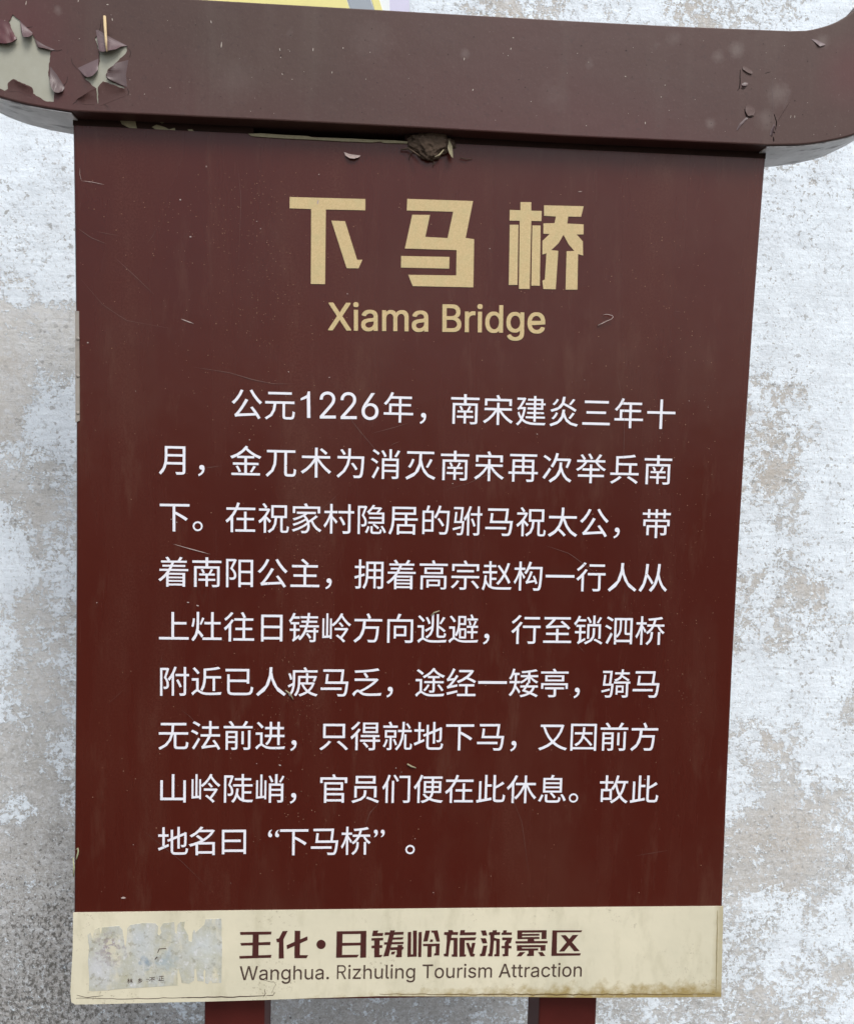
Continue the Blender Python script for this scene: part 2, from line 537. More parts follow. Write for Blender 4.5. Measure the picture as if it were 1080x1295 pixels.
def make_ground():
    k = NT('packed_earth')
    c = k.mix(k.step(k.noise(3, 6), 0.35, 0.65), (0.10, 0.09, 0.075), (0.065, 0.06, 0.05))
    m = k.done(c, 0.95, k.bump(k.noise(30, 6), 0.5, 0.01), 0.2)
    n, V, F = 24, [], []
    for j in range(n + 1):
        for i in range(n + 1):
            V.append(Vector(((i / n - .5) * 120, (j / n - .5) * 120, 0)))
    for j in range(n):
        for i in range(n):
            a = j * (n + 1) + i
            F.append([a, a + 1, a + n + 2, a + n + 1])
    me = bpy.data.meshes.new('ground')
    me.from_pydata(V, [], F)
    tag(link('ground', me, m), kind='structure')


make_ground()

# (u, v, limewash left, mould, warmth) read off the plaster at its real distance
WASH = [
    (15, 180, .85, .1, .1), (60, 200, .92, .1, .1), (30, 260, .93, .05, 0), (75, 320, .95, .05, 0), (10, 330, .8, .1, .3),
    (5, 350, .45, .1, .5), (20, 372, .8, .1, .2), (75, 370, .92, .05, 0), (15, 400, .10, .1, .6), (50, 400, .06, 0, .3), (85, 405, .06, 0, .2),
    (50, 440, .03, 0, .2), (85, 445, .08, 0, .1), (15, 460, .08, .05, .8), (20, 500, .10, .05, .8), (60, 490, .55, .05, 0),
    (85, 500, .85, 0, 0), (10, 540, .12, .05, .7), (50, 540, .85, 0, 0), (85, 545, .88, 0, 0), (20, 580, .5, .05, .2), (60, 590, .38, .1, .1), (10, 620, .1, .1, .4),
    (90, 600, .55, .1, 0), (50, 640, .2, .15, .4), (10, 650, .75, .1, 0), (85, 650, .45, .15, .1), (15, 700, .95, 0, 0), (10, 730, .9, 0, 0), (50, 700, .35, .15, .2),
    (85, 720, .55, .2, .1), (35, 770, .32, .15, .2), (80, 790, .5, .1, .2), (10, 820, .65, .1, 0), (45, 820, .30, .1, .2), (80, 830, .5, .1, .1),
    (50, 860, .2, .15, .3), (10, 890, .5, .2, 0), (60, 910, .32, .25, .1), (85, 940, .55, .3, 0), (20, 960, .15, .3, .3), (50, 1000, .2, .45, .2), (15, 1020, .5, .4, 0),
    (80, 1010, .35, .5, .1), (30, 1060, .10, .65, .4), (75, 1080, .12, .75, .3), (20, 1130, .12, .75, .3), (60, 1170, .12, .9, .3), (20, 1220, .3, .8, 0),
    (60, 1230, .12, .95, .2), (20, 1270, .15, .95, .2), (80, 1285, .2, .95, .1), (150, 1285, .25, .85, .1), (220, 1280, .3, .7, .1),
    (390, 1275, .30, .6, .2), (450, 1285, .30, .6, .2), (520, 1280, .32, .6, .1), (600, 1280, .35, .6, 0), (650, 1285, .35, .6, 0),
    (780, 1280, .45, .45, 0), (840, 1280, .5, .35, 0), (900, 1275, .45, .4, .1),
    (560, 10, .75, .3, .3), (600, 15, .45, .2, .9), (640, 15, .35, .15, 1), (700, 15, .5, .25, .9), (740, 15, .85, .1, .2), (800, 15, .75, .1, .3), (870, 15, .45, .3, .8),
    (930, 15, .55, .5, .7), (980, 15, .6, .3, .6), (1040, 10, .85, .1, .2),
    (990, 220, .75, .2, .2), (1040, 215, .6, .3, .5), (1070, 220, .8, .1, .1), (1000, 260, .82, .2, .1), (1030, 290, .85, .15, 0), (990, 320, .88, .15, 0), (1060, 330, .92, .05, 0),
    (1000, 370, .84, .15, .1), (1060, 400, .93, .05, 0), (970, 420, .9, .1, 0), (1010, 430, .9, .05, 0), (980, 470, .62, .15, .5), (1000, 500, .50, .15, .7), (1050, 480, .95, 0, 0),
    (960, 540, .55, .2, .7), (1010, 550, .62, .15, .6), (1060, 560, .9, .05, 0), (965, 590, .40, .2, .9), (990, 600, .35, .15, 1), (1040, 600, .85, .1, .1), (960, 640, .65, .2, .5),
    (995, 650, .5, .3, .3), (1040, 650, .88, .1, .1), (1075, 620, .95, 0, 0), (970, 690, .8, .15, .1), (1010, 700, .65, .25, .3), (1060, 700, .85, .1, .1),
    (950, 750, .55, .2, .6), (1000, 750, .38, .15, .9), (1030, 755, .35, .15, .9), (1070, 750, .85, .1, 0), (940, 800, .45, .2, .6), (985, 800, .5, .2, .6), (1040, 810, .6, .2, .3), (1070, 830, .9, .05, 0),
    (950, 850, .98, 0, 0), (1000, 855, .98, 0, 0), (1050, 860, .95, 0, 0), (970, 890, .9, .05, 0), (1030, 900, .8, .15, .1), (1075, 900, .30, .15, .6), (950, 930, .6, .15, .4),
    (975, 940, .35, .15, .8), (1010, 930, .6, .3, .2), (1050, 930, .9, .1, 0), (960, 970, .5, .2, .5), (1010, 975, .55, .25, .3), (1060, 980, .7, .2, .1), (935, 1000, .75, .1, .1),
    (990, 1010, .25, .15, .9), (1040, 1020, .35, .2, .6), (960, 1050, .18, .2, .7), (1010, 1060, .15, .2, .9), (1060, 1060, .45, .2, .4), (940, 1100, .2, .3, .5), (1000, 1110, .18, .25, .8),
    (1050, 1110, .5, .2, .3), (950, 1150, .6, .2, .1), (1000, 1160, .75, .15, 0), (1060, 1150, .8, .1, 0), (940, 1200, .5, .3, .1), (980, 1210, .75, .2, 0), (1040, 1190, .6, .25, .2),
    (1000, 1240, .45, .3, .3), (1060, 1240, .35, .25, .5), (960, 1270, .3, .3, .6), (1010, 1285, .4, .25, .5), (1070, 1285, .65, .2, .1),
]


def make_wall():
    pts = [(at(u, v, GY), a, b, c) for u, v, a, b, c in WASH]
    pts = [(p.x, p.z, a, b, c) for p, a, b, c in pts]
    x0, x1, z0, z1, st = -2.2, 3.0, 0.0, 3.2, 0.012
    nx, nz = int((x1 - x0) / st), int((z1 - z0) / st)
    V, F, colr = [], [], []
    for j in range(nz + 1):
        for i in range(nx + 1):
            x, z = x0 + (x1 - x0) * i / nx, z0 + (z1 - z0) * j / nz
            y = GY + 0.004 * noise.noise(Vector((x * 2.3, 1, z * 2.3))) + 0.0012 * noise.noise(Vector((x * 14, 3, z * 14)))
            V.append((x, y, z))
            if -0.45 < x < 1.35 and 0.4 < z < 2.25:
                s = a = b = c = 0
                for px, pz, pa, pb, pc in pts:
                    d = (px - x) ** 2 + (pz - z) ** 2
                    if d < 0.09:
                        w = 1 / (d + 0.00012) ** 1.6
                        s += w
                        a += w * pa
                        b += w * pb
                        c += w * pc
                if s:
                    colr.append((a / s, b / s, c / s, 1))
                    continue
            q = 0.55 + 0.6 * noise.noise(Vector((x * 3, 7, z * 3)))
            colr.append((max(0, min(1, q)), max(0, .9 - z * .6), 0.3, 1))
    for j in range(nz):
        for i in range(nx):
            a = j * (nx + 1) + i
            F.append((a, a + 1, a + nx + 2, a + nx + 1))
    # sides, top and back so that the wall has a thickness
    me = bpy.data.meshes.new('plaster_wall')
    me.from_pydata(V, [], F)
    at_ = me.color_attributes.new('wash', 'FLOAT_COLOR', 'POINT')
    flat = [k for q in colr for k in q]
    at_.data.foreach_set('color', flat)
    for p in me.polygons:
        p.use_smooth = True
    bm = bmesh.new()
    bm.from_mesh(me)
    rim = [e for e in bm.edges if e.is_boundary]
    r = bmesh.ops.extrude_edge_only(bm, edges=rim)
    for v in r['geom']:
        if isinstance(v, bmesh.types.BMVert):
            v.co.y = GY + 0.24
    bm.to_mesh(me)
    bm.free()
    me.materials.append(M_wall)
    o = bpy.data.objects.new('plaster_wall', me)
    COL.objects.link(o)
    tag(o, 'old plaster wall with flaking bluish whitewash, grey bare patches and mould behind the sign', 'wall')


make_wall()

PY = GY - 0.012
pos = empty('wall_poster', at(420, -60, PY))
tag(pos, 'yellow, grey and lilac poster on the wall just above the crossbeam', 'poster')
M_py = mat_flat('poster_yellow', (0.72, 0.66, 0.25), 0.4, 0.05)
M_pg = mat_flat('poster_grey', (0.28, 0.32, 0.36), 0.4, 0.05)
M_pl = mat_flat('poster_lilac', (0.56, 0.55, 0.70), 0.4, 0.05)
M_pw = mat_flat('poster_white', (0.75, 0.80, 0.80), 0.4, 0.05)
sheet('poster_sheet', [[(200, -330), (512, -318), (518, 22), (205, 18)]], PY, 0.004, M_pl, pos)
sheet('white_area', [[(210, -320), (484, -310), (493, 15), (212, 12)]], PY - 0.001, 0.001, M_pw, pos)
sheet('yellow_shape', [[(215, -60), (422, -50), (442, 10), (215, 8)]], PY - 0.002, 0.001, M_py, pos)
sheet('grey_shape', [[(424, -50), (455, -40), (473, 12), (443, 10)]], PY - 0.002, 0.001, M_pg, pos)
sheet('yellow_stripe', [[(456, -45), (466, -45), (484, 13), (474, 12)]], PY - 0.002, 0.001, M_py, pos)

# ------------------------------------------------------------------ the sign
sign = empty('information_sign', (0.4, 0.05, 0))
tag(sign, 'weathered brown information sign on two posts with eaved crossbeam and cream footer', 'sign')

LE = [(1270, 91.8), (1150, 92.5), (1000, 93.5), (850, 94.6), (700, 95.3), (550, 95.4), (400, 94.6), (300, 93.4), (180, 91.6), (160, 91.2)]
RE = [(1262, 911), (1140, 914.7), (1000, 920.2), (850, 927), (700, 935), (550, 944), (400, 954), (300, 961.5), (215, 968), (198, 969.5)]


def edge_x(E, z):
    P = [at(u, v, 0) for v, u in E]
    for a, b in zip(P, P[1:]):
        if a.z <= z <= b.z:
            return a.x + (b.x - a.x) * (z - a.z) / (b.z - a.z)
    return P[0].x if z < P[0].z else P[-1].x


ZB, ZT = at(92, 1268, 0).z, at(530, 179, 0).z
PT = 0.030


def panel():
    V, F = [], []
    n = 40
    for j in range(n + 1):
        z = ZB + (ZT - ZB) * j / n
        a, b = edge_x(LE, z), edge_x(RE, z)
        for x, y in ((a, PT), (a, .005), (a + .0004, .0031), (a + .0015, .0013), (a + .003, .0003), (a + .005, 0)):
            V.append((x, y, z))
        for x, y in ((b - .005, 0), (b - .003, .0003), (b - .0015, .0013), (b - .0004, .0031), (b, .005), (b, PT)):
            V.append((x, y, z))
    m = 12
    for j in range(n):
        for i in range(m):
            q = (i + 1) % m
            F.append([j * m + i, j * m + q, (j + 1) * m + q, (j + 1) * m + i])
    F.append(list(range(m)))
    F.append(list(range(n * m, n * m + m)))
    o = pydata('panel', V, F, M_panel, sign)
    for i, p in enumerate(o.data.polygons):
        p.use_smooth = False
    return o


panel()

# left edge: bare metal strip with rivets
es = sheet('edge_strip', [[(95.0, 393), (99.8, 393), (100.4, 460), (100.6, 532), (95.4, 534), (95.2, 460)]], -0.0012, 0.003, M_edge, sign)
for v in (428, 475, 522):
    c = at(98.6, v, -0.0014)
    bm = bmesh.new()
    bmesh.ops.create_uvsphere(bm, u_segments=10, v_segments=6, radius=0.0022)
    for q in bm.verts:
        q.co = Vector((q.co.x, q.co.y * 0.6, q.co.z)) + c
    me = bpy.data.meshes.new('rivet')
    bm.to_mesh(me)
    bm.free()
    link('rivet', me, M_edge, es, True)

# top rail between the panel and the crossbeam, with a split where the black gap is
RZ0 = ZT + 0.0005
RZ1 = at(530, 140, -0.022).z
gx0, gx1 = at(322, 165, .01).x, at(512, 165, .01).x
lx, rx = edge_x(LE, ZT), edge_x(RE, ZT)
rl = box('top_rail', (lx + .0005, .0012, RZ0), (gx0, PT, RZ1), M_rail, sign)
box('top_rail', (gx1, .0012, RZ0), (rx - .0005, PT, RZ1), M_rail, sign)
box('gap_shade', (gx0, .024, RZ0), (gx1, PT + .002, RZ1), M_dark, sign)  # added dark plate, paints the gap's shade and hides the lit wall
sheet('exposed_edge', [[(314, 168.5), (330, 168), (360, 170), (390, 171.5), (394, 173), (440, 174.5), (470, 176), (500, 177), (517, 178.5), (520, 181),
                        (500, 180.5), (484, 180), (482, 178.4), (470, 179.5), (430, 178), (395, 176), (370, 175), (345, 173.6), (318, 171.5)]], -0.0015, 0.001, M_chip, sign)
for P in ([(151, 150), (160, 149), (171, 152), (173, 162), (168, 164.5), (163, 161), (154, 156)],
          [(192, 160), (198, 157), (208, 160), (214, 163), (221, 161), (222, 166), (214, 167), (202, 166)],
          [(195, 152), (203, 151), (208, 154), (205, 155)], [(237, 163), (243, 163), (247, 167), (240, 166)]):
    sheet('bare_patch', [P], 0.0002, 0.001, M_chip, sign)

# cream footer band
BAND = [(92.5, 1155.2), (300, 1152.5), (600, 1149.5), (914.6, 1147), (914, 1180), (912.8, 1230), (912, 1261.5), (860, 1262), (755, 1262.5), (660, 1261.5),
        (600, 1261), (480, 1260.5), (400, 1263), (345, 1265), (258, 1267.5), (200, 1268.8), (120, 1270.8), (95, 1271), (90, 1268), (89, 1255), (90.3, 1230), (92, 1200)]
band = sheet('cream_band', [BAND], -0.0016, 0.0016, M_cream, sign)

# ---------------------------------------------------------------- lettering
GL = {}
BOLD = 0.0006


def glyph(ch):
    if ch not in GL:
        c = bpy.data.curves.new('glyph', 'FONT')
        c.body = ch
        c.size = 1
        c.resolution_u = 3
        o = bpy.data.objects.new('glyph', c)
        COL.objects.link(o)
        bpy.context.view_layer.update()
        m = bpy.data.meshes.new_from_object(o.evaluated_get(bpy.context.evaluated_depsgraph_get()))
        v0, f0 = [(v.co.x, v.co.y) for v in m.vertices], [list(p.vertices) for p in m.polygons]
        VV, FF = [], []
        for dx, dz in ((-1, -1), (1, -1), (-1, 1), (1, 1), (0, 0)):
            n = len(VV)
            VV += [(p[0] + dx * BOLD, p[1] + dz * BOLD) for p in v0]
            FF += [[n + i for i in f] for f in f0]
        v1, f1 = union([], (), (VV, FF)) if v0 else ([], [])
        GL[ch] = ([(p[0], p[1]) for p in v1], f1)
        bpy.data.objects.remove(o)
        bpy.data.meshes.remove(m)
        bpy.data.curves.remove(c)
    return GL[ch]


def letters(name, items, Y, th, mat, parent, label=None):
    """items: (verts2d, faces, origin, ex, ez) -> one flat lettering mesh"""
    V, F = [], []
    for v2, fs, o, ex, ez in items:
        P = [(o + ex * a + ez * b) for a, b in v2]
        fs = [f if area([(P[i].x, P[i].z) for i in f]) > 0 else f[::-1] for f in fs]
        v, f = slab([(p.x, p.z) for p in P], fs, Y, th)
        b = len(V)
        V += v
        F += [[b + i for i in q] for q in f]
    me = bpy.data.meshes.new(name)
    me.from_pydata([tuple(v) for v in V], [], F)
    me.validate()
    o = link(name, me, mat, parent)
    if label:
        o['label'] = label
    return o


# outlines of the Latin letters and digits: advance, points, triangles (thousandths of the type size)
LATIN = {
".": [188,[95,-4,83,-3,73,1,63,9,55,18,51,29,50,41,51,53,55,64,63,73,73,81,83,85,95,87,107,85,118,81,128,73,135,64,140,53,141,41,140,29,135,18,128,9,118,1,107,-3],[1,0,23,10,9,15,13,12,11,11,10,13,14,13,10,15,14,10,9,8,15,16,15,8,8,7,16,18,17,6,17,16,7,7,6,17,6,5,18,19,18,5,5,4,19,20,19,4,4,3,20,21,20,3,3,2,21,22,21,2,2,1,22,23,22,1]],
"1": [453,[190,0,238,0,238,516,205,516,190,445,100,384,100,340,190,384],[0,1,2,0,2,3,0,3,4,0,4,7,7,4,5,7,5,6]],
"2": [453,[64,0,64,47,234,229,252,248,268,266,282,282,294,298,303,312,311,327,316,341,319,356,320,371,319,389,315,405,308,419,298,431,287,441,273,449,258,455,241,458,224,460,205,458,188,454,172,447,159,438,148,427,139,413,132,398,128,381,127,362,66,362,68,391,75,418,86,442,102,464,121,482,143,496,168,507,196,513,225,516,254,513,281,507,306,497,328,482,346,465,361,445,372,423,379,398,381,372,380,354,377,336,371,318,363,299,351,280,336,259,317,235,294,209,267,180,153,60,153,57,389,57,389,0],[1,0,61,29,28,30,31,30,28,28,27,31,27,26,31,1,59,58,58,57,1,11,10,49,49,48,11,53,52,6,52,51,7,51,50,8,50,49,9,11,48,12,48,47,12,56,55,2,40,39,38,41,40,38,38,37,41,42,41,37,37,36,42,43,42,36,36,35,43,44,43,35,35,34,44,20,19,44,44,34,20,21,20,34,45,44,19,19,18,45,18,17,45,17,16,45,13,12,47,34,33,21,22,21,33,23,22,33,24,23,33,46,45,16,16,15,46,15,14,46,33,32,24,25,24,32,26,25,32,47,46,14,14,13,47,32,31,26,49,10,9,9,8,50,8,7,51,7,6,52,6,5,53,5,4,53,54,53,4,4,3,54,55,54,3,3,2,55,2,1,56,57,56,1,59,1,60,61,60,1]],
"6": [453,[226,-7,196,-4,168,3,142,15,119,31,100,51,84,74,73,101,66,130,64,162,65,187,71,212,80,239,93,268,112,302,137,340,252,509,322,509,151,261,145,261,151,270,157,279,165,288,174,295,184,302,196,307,208,311,221,313,235,314,265,312,291,305,316,295,337,280,355,262,370,240,380,215,387,187,389,157,387,127,379,98,368,73,352,50,333,30,310,14,284,3,257,-4,226,48,245,50,263,55,279,63,293,73,304,86,314,101,322,119,326,137,327,157,326,178,322,196,314,213,304,228,293,241,279,251,263,259,245,264,226,265,207,264,190,259,174,252,160,241,148,229,138,214,131,197,126,179,125,158,126,138,131,119,138,102,148,86,160,73,174,63,190,55,207,50,174,295,175,295],[8,7,75,74,73,8,9,8,73,73,72,9,10,9,72,72,71,10,71,70,11,19,20,13,39,38,53,54,53,38,38,37,54,55,54,37,56,55,37,37,36,56,57,56,36,17,16,15,15,23,17,23,18,82,66,65,18,15,14,23,28,27,29,27,26,29,30,29,26,26,25,30,25,24,30,31,30,24,14,13,23,22,23,13,21,22,13,20,21,13,17,23,83,31,24,82,82,24,83,23,82,83,82,18,31,65,64,18,32,31,18,32,18,64,33,32,64,64,63,33,63,62,33,58,57,36,13,12,19,34,33,62,62,61,34,61,60,34,60,59,34,18,19,12,69,68,12,66,18,12,67,66,12,68,67,12,35,34,59,59,58,35,12,11,69,70,69,11,36,35,58,11,10,71,75,74,8,76,75,7,53,52,39,77,76,7,7,6,77,52,51,39,40,39,51,78,77,6,6,5,78,51,50,40,79,78,5,50,49,40,41,40,49,80,79,5,49,48,41,81,80,5,5,4,81,48,47,41,46,81,4,0,45,1,47,46,41,42,41,46,46,4,42,4,3,42,43,42,3,3,2,43,44,43,2,2,1,44,45,44,1]],
"A": [480,[16,0,201,509,276,509,463,0,395,0,287,302,280,323,272,346,264,372,255,402,244,438,232,478,245,478,233,437,222,402,213,371,204,345,197,322,191,302,85,0,110,142,110,199,370,199,370,142,239,456,137,148,327,189,344,193,341,199,324,199,154,199,138,199,135,142,344,142],[0,19,20,21,18,17,0,20,21,21,17,16,9,8,22,4,3,23,3,22,23,6,5,22,23,22,27,11,13,24,12,2,11,11,1,0,0,21,11,15,14,21,16,15,21,1,11,2,2,12,3,22,3,12,6,22,7,8,7,22,13,11,21,14,13,21,10,12,24,13,10,24,12,10,22,10,9,22,18,21,31,20,19,32,4,23,33,18,31,30,5,29,28,23,27,26,22,5,28,27,22,28,26,27,28,29,26,28,25,26,30,26,29,30,20,25,31,25,30,31,21,20,31,25,20,32,26,25,33,25,32,33,23,26,33]],
"B": [456,[60,0,60,509,241,509,274,507,304,501,329,491,350,477,367,461,381,442,390,421,396,398,398,374,397,353,393,336,387,320,378,307,368,295,356,286,343,278,329,272,315,267,315,262,331,260,347,254,363,245,378,234,391,220,402,203,411,184,416,161,418,136,416,111,410,88,400,67,386,48,368,31,344,18,317,8,284,2,247,0,125,57,245,57,281,60,309,67,330,80,344,96,353,115,355,137,354,153,350,169,342,184,333,197,320,209,306,218,289,225,269,229,248,231,125,231,125,285,238,285,256,287,273,290,288,296,302,304,314,314,323,326,330,340,335,355,336,372,333,393,326,412,313,429,294,442,270,449,240,452,125,452],[40,57,0,0,57,58,59,58,57,75,2,1,32,31,45,31,30,46,48,47,30,49,48,29,68,67,12,12,11,68,69,68,11,13,12,66,69,10,70,1,0,75,58,75,0,2,75,3,4,3,75,5,4,75,6,5,75,7,6,75,75,74,7,8,7,74,74,73,8,73,72,8,71,70,9,9,8,72,72,71,9,10,9,70,11,10,69,12,67,66,66,65,13,14,13,65,65,64,14,15,14,64,64,63,15,16,15,63,63,62,16,62,61,16,17,16,61,61,60,17,60,59,17,18,17,59,59,57,18,20,19,57,19,18,57,21,20,57,22,21,57,23,22,57,24,23,57,25,24,57,57,56,25,56,55,25,26,25,55,55,54,26,54,53,26,50,49,28,27,26,53,53,52,27,52,51,27,28,27,51,51,50,28,29,28,49,30,29,48,47,46,30,46,45,31,32,45,44,33,32,44,44,43,33,43,42,33,34,33,42,42,41,34,40,0,41,34,41,0,35,34,0,36,35,0,37,36,0,39,38,0,38,37,0]],
"R": [430,[60,0,110,0,110,516,60,516,110,470,250,470,250,516,110,516,110,236,250,236,250,282,110,282,250,516,250,470,279,512,269,468,306,502,287,461,331,485,303,449,352,463,317,435,367,437,327,417,377,407,333,397,380,376,336,376,377,345,333,355,367,315,327,335,352,289,317,317,331,267,303,303,306,250,287,291,279,240,269,284,250,236,250,282,212,236,268,236,395,0,335,0],[0,1,2,0,2,3,4,5,6,4,6,7,8,9,10,8,10,11,12,13,14,13,15,14,14,15,16,15,17,16,16,17,18,17,19,18,18,19,20,19,21,20,20,21,22,21,23,22,22,23,24,23,25,24,24,25,26,25,27,26,26,27,28,27,29,28,28,29,30,29,31,30,30,31,32,31,33,32,32,33,34,33,35,34,34,35,36,35,37,36,36,37,38,37,39,38,38,39,40,39,41,40,42,43,44,42,44,45]],
"T": [449,[32,452,32,509,417,509,417,452,257,452,257,0,193,0,193,452],[0,7,2,3,2,4,5,4,6,4,2,7,1,0,2,7,6,4]],
"W": [686,[155,0,16,509,82,509,163,196,167,179,172,162,175,145,179,128,183,111,187,94,190,76,194,58,197,40,189,40,193,58,196,76,200,94,203,111,207,128,211,145,215,162,220,179,224,196,306,509,380,509,462,196,466,179,470,162,474,145,478,128,482,111,486,94,490,76,494,58,497,40,488,40,492,58,495,76,499,94,503,111,506,128,510,145,515,162,519,179,523,196,603,509,670,509,530,0,455,0,368,323,362,345,357,368,351,391,346,417,341,445,336,475,350,475,345,446,340,420,335,395,330,371,324,347,318,323,230,0,343,436,193,61,493,63],[0,3,2,7,6,0,6,5,0,5,4,0,3,0,4,11,12,63,10,14,65,13,14,0,10,9,0,9,8,0,7,0,8,17,16,63,0,63,12,63,16,15,62,61,22,53,52,25,31,30,48,33,34,47,44,47,46,46,45,44,41,40,47,42,41,47,43,42,47,47,44,43,38,37,47,39,38,47,47,40,39,47,34,48,34,35,48,35,36,48,31,48,32,30,29,48,18,17,63,53,57,64,56,24,55,2,1,0,60,59,22,61,60,22,55,23,22,23,55,24,50,49,25,51,50,25,24,56,25,54,55,22,59,58,22,56,57,25,52,51,25,57,53,25,58,54,22,58,53,64,54,58,64,22,21,63,21,20,63,20,19,63,19,18,63,62,22,63,26,25,48,27,26,48,28,27,48,29,28,48,25,49,48,14,10,0,36,32,48,32,36,66,11,15,65,14,11,65,15,11,63,33,37,66,36,33,66,37,33,47,12,13,0]],
"X": [474,[18,0,217,284,217,236,29,509,104,509,178,400,188,386,196,373,204,361,211,350,217,340,223,329,230,318,236,305,243,292,232,292,239,305,246,317,252,329,258,339,265,350,272,361,280,373,288,386,298,400,374,509,446,509,259,239,259,287,456,0,382,0,292,129,283,142,275,154,268,165,262,175,256,185,250,195,244,206,237,218,230,231,244,231,238,219,231,207,225,196,219,186,213,176,206,166,199,155,191,143,182,129,91,0,238,303,275,263,267,274,266,276,265,278,263,280,261,283,215,281,213,278,211,276,210,274,209,272,205,266,200,261,237,218],[0,51,50,11,10,1,1,2,40,15,13,1,11,1,12,1,9,59,1,10,9,36,35,29,28,19,18,16,14,28,17,16,28,28,18,17,30,29,31,26,25,24,26,24,53,20,28,58,19,28,20,1,40,41,27,28,1,4,3,65,5,4,64,6,5,63,24,23,54,7,6,62,23,22,55,8,7,61,22,21,56,9,8,60,21,20,57,13,12,1,13,15,52,28,14,15,14,16,52,15,14,52,15,1,28,27,1,29,29,1,41,27,29,53,27,53,54,24,54,53,27,54,55,23,55,54,27,55,56,22,56,55,27,56,57,21,57,56,27,57,58,20,58,57,28,27,58,40,2,0,0,50,49,2,1,59,2,59,60,59,9,60,2,60,61,60,8,61,2,61,62,61,7,62,2,62,63,62,6,63,2,63,64,63,5,64,2,64,65,64,4,65,0,2,65,39,40,0,44,43,0,45,44,0,46,45,0,47,46,0,48,47,0,49,48,0,41,42,29,31,29,32,35,34,29,34,33,29,33,32,29,38,42,66,42,38,29,38,37,29,37,36,29,43,39,0,43,38,66,39,43,66]],
"a": [389,[160,-9,137,-7,115,-3,94,5,76,15,60,29,48,45,38,63,32,84,30,108,32,128,36,146,43,161,53,174,64,184,78,193,92,200,108,206,125,211,143,214,161,217,178,220,200,223,218,225,234,227,247,229,257,231,265,235,271,240,274,246,276,255,276,257,275,272,272,285,267,297,260,307,251,315,240,322,227,327,212,330,196,331,178,330,163,327,149,322,137,316,127,309,118,301,110,292,104,283,100,274,41,291,51,313,64,331,79,346,95,358,114,368,133,375,153,380,173,383,194,384,208,384,223,382,239,379,255,375,271,369,286,360,300,350,312,336,322,320,330,301,335,278,337,251,337,0,277,0,277,52,272,52,267,43,260,34,252,25,242,16,229,8,215,1,199,-4,181,-7,170,45,192,47,211,51,228,59,242,68,254,80,263,93,270,108,274,122,276,138,276,190,272,187,267,184,259,182,251,180,241,178,231,176,221,174,210,173,200,171,191,170,182,169,175,168,161,166,147,163,134,159,122,153,112,147,103,139,97,130,93,118,92,105,93,93,96,82,102,72,109,64,119,57,130,52,142,48,156,46],[8,7,117,116,115,8,9,8,115,115,114,9,10,9,114,114,113,10,49,48,50,74,73,72,30,29,71,31,30,71,32,31,71,92,91,72,72,93,92,27,94,72,74,72,89,94,27,26,60,59,58,61,60,58,58,57,61,62,61,57,57,56,62,63,62,56,56,55,63,64,63,55,65,64,55,55,54,65,66,65,54,54,53,66,67,66,53,40,39,67,53,52,67,40,67,52,41,40,52,68,67,39,39,38,68,38,37,68,37,36,68,32,70,33,52,51,41,42,41,51,43,42,51,44,43,51,45,44,51,69,68,36,36,35,69,35,34,69,51,50,45,46,45,50,47,46,50,48,47,50,70,69,34,34,33,70,71,70,32,72,71,29,94,93,72,29,28,72,28,27,72,26,25,94,25,24,94,24,23,94,23,22,94,22,21,94,21,20,94,20,19,94,19,18,94,18,17,94,17,16,94,16,15,94,15,14,94,95,94,14,96,95,14,97,96,14,14,13,97,98,97,13,102,101,13,99,98,13,101,100,13,100,99,13,13,12,102,103,102,12,104,103,12,105,104,12,106,105,12,107,106,12,108,107,12,109,108,12,12,11,109,110,109,11,111,110,11,112,111,11,11,10,112,113,112,10,91,90,72,90,89,72,117,116,8,118,117,7,89,88,74,119,118,7,88,87,74,75,74,87,120,119,7,7,6,120,87,86,75,76,75,86,121,120,6,122,121,6,86,85,76,123,122,6,85,84,76,84,123,6,0,83,1,76,84,6,6,5,76,77,76,5,78,77,5,5,4,78,79,78,4,80,79,4,4,3,80,81,80,3,3,2,81,82,81,2,2,1,82,83,82,1]],
